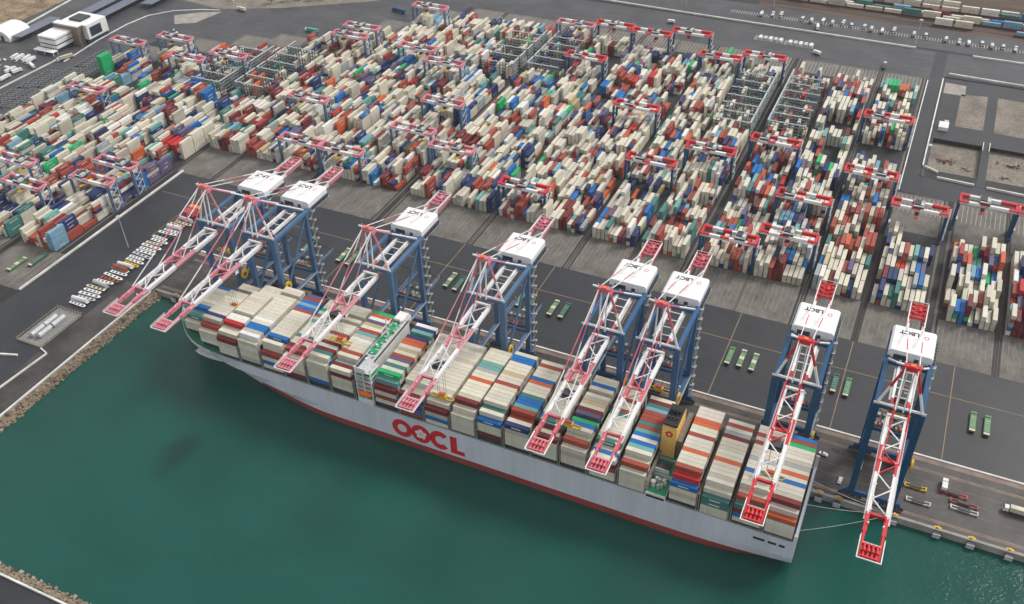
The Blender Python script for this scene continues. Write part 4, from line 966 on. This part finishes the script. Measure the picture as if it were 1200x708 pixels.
# ------------------------------------------------------------------ trucks, cars, trailers
def make_truck(cab, body, L=12.0, h=2.6, tank=False):
    t = empty('truck')
    m = MB(); m.hexa([(-1.2, 0, 0.7), (1.2, 0, 0.7), (1.2, 2.4, 0.7), (-1.2, 2.4, 0.7), (-1.2, 0.1, 3.1), (1.2, 0.1, 3.1), (1.2, 1.9, 3.1), (-1.2, 1.9, 3.1)], cab)
    cb = m.build('cab', t); MB().box(-1.1, 1.1, 2.2, 2.34, 1.7, 2.6, M_GLASS).build('windscreen', cb)
    m = MB()
    if tank: m.tube((0, -0.5, 2.1), (0, -0.5 - L, 2.1), 1.2, body, 14)
    else: m.box(-1.22, 1.22, -0.5 - L, -0.4, 1.25, 1.25 + h, body)
    m.build('load_body', t)
    MB().box(-0.9, 0.9, -0.5 - L, 1.4, 0.8, 1.2, M_DARK).build('chassis', t)
    for y in (1.0, -1.4, -L + 2.2, -L + 0.9):
        m = MB()
        for s in (-1, 1): m.tube((s * 0.85, y, 0.5), (s * 1.2, y, 0.5), 0.5, M_TYRE, 10)
        m.build('wheel_axle', t)
    return t
def make_car(col):
    t = empty('car')
    m = MB(); m.hexa([(-.9, -2.2, .35), (.9, -2.2, .35), (.9, 2.2, .35), (-.9, 2.2, .35), (-.88, -2.15, .95), (.88, -2.15, .95), (.85, 2.15, .85), (-.85, 2.15, .85)], col)
    m.hexa([(-.82, -1.7, .95), (.82, -1.7, .95), (.82, 1.0, .95), (-.82, 1.0, .95), (-.68, -1.3, 1.5), (.68, -1.3, 1.5), (.68, .3, 1.5), (-.68, .3, 1.5)], col); m.build('body', t)
    m = MB(); m.hexa([(-.7, 1.02, .97), (.7, 1.02, .97), (.66, .36, 1.46), (-.66, .36, 1.46), (-.7, 1.06, .98), (.7, 1.06, .98), (.66, .4, 1.48), (-.66, .4, 1.48)], M_GLASS); m.build('windscreen', t)
    for y in (-1.4, 1.4):
        for s in (-1, 1): MB().tube((s * .7, y, .33), (s * .92, y, .33), .33, M_TYRE, 10).build('wheel', t)
    return t
def put(o, x, y, rz, lab, cat, group=None, z=0.06):
    o.location = (x, y, z); o.rotation_euler = (0, 0, rz); return tag(o, lab, cat, group)
put(make_truck(M_WHITE, M_CREAM, 13), 400, 24, R(90), 'white truck with long pale box driving along the dock at far right', 'truck')
put(make_car(M_WHITE), 325.9, 11.4, R(-5), 'white car parked on dock between ship stern and rightmost crane', 'car')
put(make_car(M_WHITE), 315.5, 25.4, R(80), 'white van-like car on the dock just behind the ship stern', 'car')
put(make_truck(M_WHITE, M_WHITE, 4, 1.8), 371.7, 28.6, R(0), 'small white truck on the dock right of the rightmost crane', 'truck')
# spreaders and gear lying on the dock
def make_beam(m_, L=12.2):
    t = empty('spare_spreader'); m = MB(); m.box(-L / 2, L / 2, -1.1, -0.7, 0.4, 1.0, m_); m.box(-L / 2, L / 2, 0.7, 1.1, 0.4, 1.0, m_)
    m.build('side_beam', t); m = MB(); m.box(-L / 2, -L / 2 + .5, -1.2, 1.2, 0, 1.2, m_); m.box(L / 2 - .5, L / 2, -1.2, 1.2, 0, 1.2, m_); m.build('end_beam', t)
    MB().box(-2.6, 2.6, -.9, .9, 0.5, 1.5, M_DARK).build('headblock', t); return t
put(make_beam(M_REDP), 376.2, 24.3, R(-4), 'reddish spare spreader on the dock beside a blue and an orange one', 'spreader', 'spare spreaders on the dock')
put(make_beam(M_BRTANK), 381.0, 19.8, R(-2), 'orange-brown spare spreader just behind the pale blue one', 'spreader', 'spare spreaders on the dock')
put(make_beam(M_LGREY), 381.5, 15.8, R(-2), 'pale blue-grey spare spreader nearest the water at right', 'spreader', 'spare spreaders on the dock')
put(make_beam(M_YEL, 10), 359.3, 21.5, R(0), 'orange-yellow spreader bar at the rightmost crane foot', 'spreader', 'spare spreaders on the dock')
put(make_beam(M_LGREY, 11), 361.5, 12.8, R(0), 'grey spreader bar at the rightmost crane foot near the water', 'spreader', 'spare spreaders on the dock')
# equipment row along the left dock
def make_panel(col, tank=None):
    t = empty('parked_trailer'); m = MB()
    for y in (-1.15, 0.75): m.box(-7.5, 7.5, y, y + 0.4, 1.0, 1.35, col)
    for x in (-7.5, -4.2, -0.6, 3.0, 7.0): m.box(x, x + (0.5 if tank else 1.7), -0.75, 0.75, 1.02, 1.33, col)
    m.build('frame', t)
    for x in (-5.8, -4.6): 
        m = MB()
        for s in (-1, 1): m.tube((x, s * 0.75, 0.5), (x, s * 1.15, 0.5), 0.5, M_TYRE, 8)
        m.build('wheel_axle', t)
    m = MB(); m.box(4.6, 4.9, -.9, -.7, 0, 1.0, M_DARK); m.box(4.6, 4.9, .7, .9, 0, 1.0, M_DARK); m.build('landing_leg', t)
    if tank: MB().tube((-6.4, 0, 2.4), (6.4, 0, 2.4), 1.35, tank, 14).build('tank', t)
    return t
pn = {}
rng = random.Random(4); y = -31.0; k = 0
PCOL = 'wtlwwpWwowwTtkwwlwwwpwwdwwtccWrlw'
while y < 70:
    ch = PCOL[k % len(PCOL)]
    if ch not in pn: o = pn[ch] = make_panel({'w': M_WHITE, 'l': M_LGREY, 'p': M_CREAM, 'c': M_CREAM, 'T': M_WHITE, 't': M_WHITE, 'W': M_GREY, 'd': M_DARK, 'o': M_BRTANK, 'r': M_REDP, 'k': M_YEL}[ch], {'T': M_BRTANK, 't': M_WHITE, 'W': M_LGREY}.get(ch))
    else: o = copy_tree(pn[ch])
    o.location = (-118.8 + rng.uniform(-1.4, 1.4), y, 0.05); f = rng.uniform(.72, 1.0); o.scale = (f, 1, 1); o.rotation_euler = (0, 0, R(rng.uniform(-5, 5) + rng.choice((0, 0, 180))))
    desc = {'d': 'dark trailer frame', 'o': 'rust-brown trailer frame', 'r': 'red trailer frame', 'k': 'yellow trailer frame', 'T': 'brown tank trailer', 't': 'white tank trailer', 'W': 'grey tank trailer', 'l': 'grey trailer frame', 'p': 'cream trailer frame', 'c': 'cream trailer frame', 'w': 'white trailer frame'}[ch]
    tag(o, '%s parked in the left dock row, %s from the fenced pen' % (desc, ORD[k]), 'trailer', 'trailers in the row beside the left dock'); y += rng.choice((3.1, 3.3, 3.5, 3.9)); k += 1
t = empty('yard_tractor', (-120, 77, 0)); MB().box(-4, 4, -4.5, 1.5, 0.8, 4.2, M_REDP).build('body', t); MB().box(-4.2, 4.2, 1.6, 5, 0.8, 4.8, M_ORANGE).build('cab', t)
for yy in (-3, 0, 3.4): MB().tube((-4.3, yy, .8), (4.3, yy, .8), .8, M_TYRE, 10).build('wheel_axle', t)
tag(t, 'red machine with orange cab at the top end of the left trailer row', 'machine')
# fenced pen with pale pipes
t = empty('fenced_pen', (-119, -54, 0)); m = MB(); m.box(-9.5, 9.5, -15.5, 16.5, 0.0, 0.08, M_GRAVEL); m.build('gravel_floor', t)
m = MB()
for k in range(15):
    for s in (-1, 1): m.beam((s * 9.5, -15 + k * 2.2, 0), (s * 9.5 + .3, -15 + k * 2.2 + .4, 2.4), .3, .3, M_TIMB)
for k in range(9):
    for s in (-15.5, 16.5): m.beam((-9.5 + k * 2.3, s, 0), (-9.5 + k * 2.3, s, 2.3), .3, .3, M_TIMB)
for s in (-1, 1): m.beam((s * 9.5, -15.5, 1.5), (s * 9.5, 16.5, 1.5), .15, .3, M_TIMB)
for s in (-15.5, 16.5): m.beam((-9.5, s, 1.5), (9.5, s, 1.5), .15, .3, M_TIMB)
m.build('timber_fence', t); tag(t, 'small gravel pen with a timber stake fence near the left shore', 'pen')
gp = None
for k, (dx, dy, lab) in enumerate([(-2.5, -6, 'left, nearer the barrier'), (-2.5, 4, 'left, farther end'), (2.2, -5, 'right, nearer the barrier'), (2.2, 5.5, 'right, farther end')]):
    if gp is None:
        gp = o = empty('pale_tank'); MB().box(-1.4, 1.4, -4.5, 4.5, 0, 0.6, M_GREY).build('cradle', o); m = MB(); m.tube((0, -4.6, 1.9), (0, 4.6, 1.9), 1.5, M_LGREY, 14); m.build('tank', o)
    else: o = copy_tree(gp)
    put(o, -119 + dx, -54 + dy, 0, 'pale grey tank inside the fenced pen, ' + lab, 'tank', 'tanks in the fenced pen', 0.1)
# chassis parked in slanting rows left of the yard
ch = None; n = 0
for row in range(3):
    for k in range(34 if row < 2 else 18):
        x = -357 - row * 14.5 + rng.uniform(-.6, .6); y = 142 + k * 3.7 + row * 4
        if rng.random() < 0.12 or y > 268: continue
        if ch is None:
            ch = o = empty('trailer_chassis'); m = MB()
            for s in (-.55, .4): m.box(-6, 6, s, s + .18, 1, 1.25, M_GREY)
            for xx in (-6, -2, 2, 5.7): m.box(xx, xx + .3, -1.2, 1.2, 1.01, 1.24, M_GREY)
            m.build('frame', o); m = MB()
            for xx in (-4.8, -3.6):
                for s in (-1, 1): m.tube((xx, s * .75, .5), (xx, s * 1.15, .5), .5, M_TYRE, 8)
            m.build('wheel_axle', o)
        else: o = copy_tree(ch)
        put(o, x, y, R(18), 'empty grey container chassis parked in the slanting rows left of the yard', 'trailer', 'empty chassis parked in slanting rows', 0.03)
# ------------------------------------------------------------------ far road, parking, trains
def rz(d): return R(d)
put(make_truck(M_WHITE, M_CREAM, 9), -320, 391, R(80), 'cream truck on the road behind the left end of yard', 'truck')
put(make_truck(M_BLUEC, M_BLUEC, 13), -174, 446, R(78), 'dark blue truck on the road beyond the back of yard', 'truck')
put(make_truck(M_WHITE, mat('green_box', (0.05, 0.42, 0.30), 0.5), 12), -226, 372, R(88), 'white truck with green box at the back edge of blocks', 'truck')
put(make_truck(M_WHITE, M_CREAM, 12), -398, 232, R(155), 'cream truck with white cab on the road by the white office', 'truck')
put(make_truck(M_WHITE, M_WHITE, 4, 2), 84, 516, R(90), 'white tanker truck crossing the far road near the barrier', 'truck')
put(make_truck(M_WHITE, M_LGREY, 5, 1.2), 110, 500, R(90), 'white and red pickup on the far road behind the yard cranes', 'truck')
put(make_truck(M_WHITE, M_DARK, 9, 1.0), 281, 494, R(0), 'white truck with dark flatbed driving toward the rightmost long block', 'truck')
put(make_truck(M_WHITE, M_WHITE, 5, 2.2), 222, 497, R(60), 'small white truck on the far road behind the reefer racks', 'truck')
put(make_truck(M_WHITE, M_WHITE, 8, 2.6), 213, 556, R(10), 'white truck standing alone on the far parking road', 'truck')
tp = []
rng = random.Random(31)
for k in range(26):
    x = 150 + k * 9.2 + rng.uniform(-1.5, 1.5)
    if rng.random() < .12: continue
    if len(tp) < 3: o = make_truck(M_WHITE, [M_WHITE, M_LGREY, M_CREAM][len(tp)], 5.0, [1.9, 0.8, 2.3][len(tp)]); tp.append(o)
    else: o = copy_tree(rng.choice(tp))
    put(o, x, 568 + rng.uniform(-1.5, 1.5), R(rng.choice((0, 180)) + rng.uniform(-5, 5)), 'white truck parked facing the rail yard, %s from the left' % ORD[k], 'truck', 'trucks parked along the rail yard fence')
m = MB()
for k in range(170): x = 130 + k * 2.4; m.box(x, x + 0.45, 563, 570, 0.0, 0.04, M_LINEW)
tag(m.build('parking_markings'), kind='structure')
def make_wagon(code, double):
    t = empty('rail_wagon'); m = MB(); m.box(-8.6, 8.6, -1.4, 1.4, 0.9, 1.5, M_DIRT if code in 'kr' else M_BRTANK); m.box(-8.2, -6.8, -1.3, 1.3, 1.5, 2.1, M_DARK); m.box(6.8, 8.2, -1.3, 1.3, 1.5, 2.1, M_DARK); m.build('well_frame', t)
    for x in (-7.3, 7.3):
        m = MB()
        for dx in (-.9, .9): m.tube((x + dx, -1, .5), (x + dx, 1, .5), .5, M_BLACK, 8)
        m.build('bogie', t)
    mt = mat('wagon_' + PAL[code][0].replace(' ', '_'), PAL[code][1], 0.55, var=0.25)
    m = MB(); m.box(-7.6, 7.6, -1.35, 1.35, 1.52, 4.4, mt)
    if double: m.box(-7.6, 7.6, -1.35, 1.35, 4.45, 7.3, mt)
    m.build('load', t); return t
wp = {}
rng = random.Random(77)
for (yt, xa, xb, den, nm) in ((600, 318, 420, .9, 'nearest'), (614, 168, 430, 1, 'second'), (619.5, 175, 430, 1, 'third'), (638, 165, 430, 1, 'fourth'), (646, 165, 430, .8, 'farthest')):
    x = xa; k = 0
    m = MB()
    for s in (-.75, .75): m.box(150, 900, yt + s - .07, yt + s + .07, 0.02, .16, M_STEEL)
    tag(m.build('railway_track'), kind='structure')
    while x < xb:
        if rng.random() < den:
            code = rng.choice('ccccwwbblmuty'); dbl = rng.random() < .55
            if (code, dbl) not in wp: o = wp[code, dbl] = make_wagon(code, dbl)
            else: o = copy_tree(wp[code, dbl])
            put(o, x, yt, 0, 'rail wagon with %s %s, %s from left on the %s track' % ('stacked' if dbl else 'single', PAL[code][0] + ' load', ORD[k], nm), 'rail wagon', 'container wagons in the rail yard', 0.02)
        x += 17.3; k += 1
# machinery heap and gate pads on the far road
pad = [(178, 512, 'left'), (205, 511, 'right')]
for i, (x, y, w) in enumerate(pad):
    t = empty('pallet_yard', (x, y, 0)); m = MB(); m.box(-13, 13, -5, 6, 0, 0.1, M_GRAVEL); m.build('gravel_floor', t); m = MB()
    for k in range(12): m.box(-12.8 + k * 2.2, -12.5 + k * 2.2, -5.2, -4.9, 0, 1.6, M_TIMB); m.box(-12.8 + k * 2.2, -12.5 + k * 2.2, 5.8, 6.1, 0, 1.6, M_TIMB)
    m.build('timber_fence', t); m = MB()
    for k in range(5): m.box(-9 + k * 4.6, -6.2 + k * 4.6, -2.5, 3.5, 0.1, 2.0, M_LGREY if k % 2 else M_WHITE)
    m.build('pale_crate', t); tag(t, 'fenced gravel pad with pale crates on the far road, %s one' % w, 'pen', 'fenced pads on the far road')
# upper-left: terminal office, tent, solar canopies, curved road, dirt, trees
t = empty('terminal_office', (-416, 262, 0))
m = MB(); m.box(-16, 3, -16, 2, 0, 3.5, M_GLASS); m.box(-17, 4, -17, 3, 3.5, 6.2, M_WHITE); m.box(-16.4, 3.4, -16.4, 2.4, 6.2, 7.6, M_GLASS); m.box(-17, 4, -17, 3, 7.6, 11.2, M_WHITE); m.box(-16.2, 3.2, -16.2, 2.2, 11.2, 12.2, M_GLASS); m.box(-17, 4, -17, 3, 12.2, 14.0, M_ROOFW); m.build('front_wing', t)
m = MB(); m.box(-16, 12, 3.05, 9, 0, 17.5, M_TAN); m.box(-17, 13, 3.3, 10, 17.5, 18.6, M_ROOFW); m.build('entrance_wall', t)
m = MB(); m.box(-14, 16, 9.05, 34, 0, 4, M_GLASS); m.box(-15, 17, 10.05, 35, 4, 16.5, M_WHITE); m.box(-15, 17, 10.05, 35, 16.5, 17.6, M_ROOFW); m.box(-8, 6, 15, 28, 17.6, 19.4, M_DARK); m.build('rear_wing', t)
m = MB(); m.box(17.02, 17.2, 13, 27, 6, 14.5, M_GLASS); m.build('window', t)
m = MB(); m.box(-18, 6, -25, -19, 3.2, 3.8, M_ROOFW)
for x in (-17, -6, 5):
    for y in (-24.5, -19.5): m.box(x, x + .5, y, y + .5, 0, 3.2, M_WHITE)
m.build('entrance_canopy', t); tag(t, 'white modern office building with dark glass and brown wall behind the left yard', 'building')
t = empty('white_tent', (-489, 258, 0)); m = MB(); N = 10
for k in range(N):
    a, c = math.pi * k / N, math.pi * (k + 1) / N; P = lambda g, y: (15 * math.cos(g), y, 3.0 + 7.0 * math.sin(g))
    m.face([P(a, -12), P(a, 14), P(c, 14), P(c, -12)][::-1], M_ROOFW)
m.box(-15, -14.8, -12, 14, 0, 3, M_WHITE); m.box(14.8, 15, -12, 14, 0, 3, M_WHITE); m.face([(15 * math.cos(math.pi * k / N), -12, 3 + 7 * math.sin(math.pi * k / N)) for k in range(N + 1)] + [(-15, -12, 0), (15, -12, 0)], M_WHITE); m.build('shell', t)
MB().box(4, 8, -12.2, -11.95, 0, 5, M_DARK).build('door', t); tag(t, 'white rounded storage tent at the left edge of the picture', 'tent')
cp = None
for k, (x, y0, y1, lab) in enumerate([(-470, 250, 300, 'leftmost, left of the white office'), (-452, 318, 420, 'long one behind the white office'), (-432, 318, 410, 'right of the long one behind the office'), (-410, 360, 425, 'rightmost, beside the curved road')]):
    t = empty('solar_canopy', (x, y0, 0)); m = MB(); L = y1 - y0; m.hexa([(-8, 0, 4.0), (8, 0, 5.2), (8, L, 5.2), (-8, L, 4.0), (-8, 0, 4.25), (8, 0, 5.45), (8, L, 5.45), (-8, L, 4.25)], M_SOLAR); m.build('panel_roof', t)
    for q in range(int(L / 9)): MB().beam((0, 4 + q * 9, 0), (0, 4 + q * 9, 4.7), .4, .4, M_DARK).build('post', t)
    tag(t, 'blue-grey solar carport canopy, ' + lab, 'canopy', 'solar canopies behind the office')
# curved white kerb of the road and long white edge
wall('kerb_wall', [(-393, 232), (-399, 280), (-400, 320), (-396, 345), (-380, 365), (-355, 378), (-338, 383)], 0.5, 1.2, M_WHITEW, 'long pale kerb curving around the road right of the white office')
wall('kerb_wall', [(-491, 268), (-500, 352), (-508, 420)], 1.0, 1.4, M_WHITEW, 'pale barrier between the dirt ground and the upper left road')
wall('kerb_wall', [(-404, 168), (-402, 232)], 1.0, 1.0, M_WHITEW, 'white barrier beside the parked cars at the left edge')
wall('kerb_wall', [(-372, 425), (-352, 411), (-340, 409)], 1.2, 2.0, M_WHITE, 'short white curved barrier at the top left road')
cp = []; vp = []
rng = random.Random(8)
for k in range(30):
    x = -447 + (k % 6) * 6.4 + rng.uniform(-1, 1); y = 160 + (k // 6) * 14 + rng.uniform(-2, 2)
    if k > 1 and rng.random() < .15: continue
    if len(cp) < 2: o = make_car([M_WHITE, M_LGREY][len(cp)]); cp.append(o); wd = 'car'
    elif len(vp) < 2: o = make_truck(M_WHITE, M_WHITE, [6.5, 9][len(vp)], 2.3); vp.append(o); wd = 'truck'
    elif rng.random() < .7: o = copy_tree(rng.choice(vp)); wd = 'truck'
    else: o = copy_tree(rng.choice(cp)); wd = 'car'
    put(o, x, y, R(rng.uniform(-10, 10) + rng.choice((0, 0, 180, 70))), 'pale %s parked left of the yard, %s in row %s from the front' % (wd, ORD[k % 6], ORD[k // 6]), wd, 'vehicles parked below the white office')
for k, (x, y) in enumerate([(-352, 318), (-347, 326), (-340, 322), (-334, 318)]):
    o = copy_tree(cp[k % 2]); put(o, x, y, R(40), 'pale car beside the tan paving island, %s from left' % ORD[k], 'car', 'cars beside the paving island')
# trees along the verge at the top
def make_tree(seed, h, r):
    rg = random.Random(seed); t = empty('tree'); m = MB(); m.tube((0, 0, 0), (0.2, 0.1, h * .55), r * .10, M_BARK, 7, r * .05)
    for k in range(5):
        a = rg.uniform(0, 6.28); m.tube((0.1, 0, h * .4), (math.cos(a) * r * .6, math.sin(a) * r * .6, h * rg.uniform(.55, .85)), r * .04, M_BARK, 5, r * .015)
    m.build('trunk', t); m = MB()
    for k in range(420):
        a = rg.uniform(0, 6.28); u = rg.uniform(-1, 1); q = rg.uniform(.35, 1) ** .5; lump = 1 + .25 * math.sin(3 * a + seed) * math.cos(2 * u + seed)
        c = Vector((math.cos(a) * math.sqrt(1 - u * u) * r * q * lump, math.sin(a) * math.sqrt(1 - u * u) * r * q * lump, h * .68 + u * h * .32 * q)); s = rg.uniform(.25, .6) * r * .35
        d1 = Vector((rg.gauss(0, 1), rg.gauss(0, 1), rg.gauss(0, 1))).normalized(); d2 = d1.orthogonal().normalized()
        m.face([c - d1 * s - d2 * s * .5, c + d1 * s * .2 - d2 * s, c + d1 * s + d2 * s * .3, c - d1 * s * .3 + d2 * s], M_LEAF)
    m.build('crown', t); return t
trs = [make_tree(s, 7 + s % 3, 3.4) for s in (1, 2, 3)]
for k in range(15):
    o = trs[k] if k < 3 else copy_tree(trs[k % 3])
    o.location = (-300 + k * 11.5, 418 + k * 7.2 + (k % 3) * 2.4, 0); o.rotation_euler = (0, 0, k * 1.3)
    tag(o, 'small dark tree on the verge beyond the far road, %s from the left' % ORD[k], 'tree', 'trees along the far verge')
# tall light masts
lm = None
for k, (x, y, lab) in enumerate([(-133.7, 28.8, 'in the dark asphalt between left blocks and trailer row'), (165, 590, 'by the trains at the top right'), (300, 545, 'by the gap in the far barrier'), (-110, 502, 'behind the back of the left blocks'), (88, 556, 'behind the long far barrier'), (330, 320, 'at the corner of the excavated lot')]):
    if lm is None:
        lm = o = empty('light_mast'); MB().tube((0, 0, 0), (0, 0, 24), .38, M_LGREY, 8, .18).build('pole', o); m = MB(); m.tube((0, 0, 24), (0, 0, 24.5), 1.3, M_LGREY, 10); hd = m.build('lamp_ring', o)
        for q in range(6): a = q * math.pi / 3; MB().box(math.cos(a) * 1.4 - .3, math.cos(a) * 1.4 + .3, math.sin(a) * 1.4 - .3, math.sin(a) * 1.4 + .3, 23.9, 24.3, M_WHITE).build('floodlight', hd)
    else: o = copy_tree(lm)
    put(o, x, y, 0, 'tall thin light mast ' + lab, 'light mast', 'tall light masts')
b = MB(); b.box(329.9, 460, 489.5, 491.2, 0, 0.5, M_BLACK); b.box(330, 331.4, 335, 486, 0, 0.12, M_BLACK); tag(b.build('lot_dark_border'), kind='structure')  # black border strips along the back and left walls of the lot
# debris and plant in the excavated lot
t = empty('site_cabin', (337, 398, 0)); MB().box(-3.5, 3.5, -5, 5, 0, 3, M_WHITE).build('cabin', t); MB().box(0, 3, 5.1, 9, 0, 2.6, M_LGREY).build('generator', t); tag(t, 'white site cabin against the left wall of the excavated lot', 'cabin')
def debris(x, y, n, s, lab, mats_, z):
    rg = random.Random(x); m = MB()
    for k in range(n):
        a, b2 = rg.gauss(0, s), rg.gauss(0, s * .5); w = rg.uniform(.6, 2.2); m.beam((a, b2, rg.uniform(.2, 1.4)), (a + w * rg.uniform(-1, 1.5), b2 + w, rg.uniform(.2, 1.2)), rg.uniform(.3, 1), rg.uniform(.2, .8), rg.choice(mats_))
    o = m.build('debris_heap'); o.location = (x, y, z); tag(o, lab, 'debris')
debris(344, 352, 26, 3.2, 'dark rusty scrap heap in the near left pit', (M_RUST, M_BRTANK, M_DARK), -3.5)
debris(358, 346, 12, 2.2, 'pale rubble heap at the right of the near left pit', (M_CONC, M_TIMB), -3.5)
debris(388, 362, 30, 4.5, 'dark scrap heap in the near right pit', (M_RUST, M_TIMB, M_DARK), -3.5)
debris(384, 343, 16, 2.6, 'pale rubble with timber in the near right pit', (M_CONC, M_TIMB), -3.5)

# ------------------------------------------------------------------ thin coastal haze
m = bpy.data.materials.new('haze_volume'); m.use_nodes = True; nt = m.node_tree; nt.nodes.remove(nt.nodes['Principled BSDF'])
v = nt.nodes.new('ShaderNodeVolumePrincipled'); v.inputs['Color'].default_value = (0.90, 0.93, 1.0, 1); v.inputs['Density'].default_value = HAZE
nt.links.new(v.outputs[0], nt.nodes['Material Output'].inputs['Volume'])
b = MB(); b.box(-1200, 1400, -600, 1400, -11, 365, m); tag(b.build('haze'), kind='stuff')
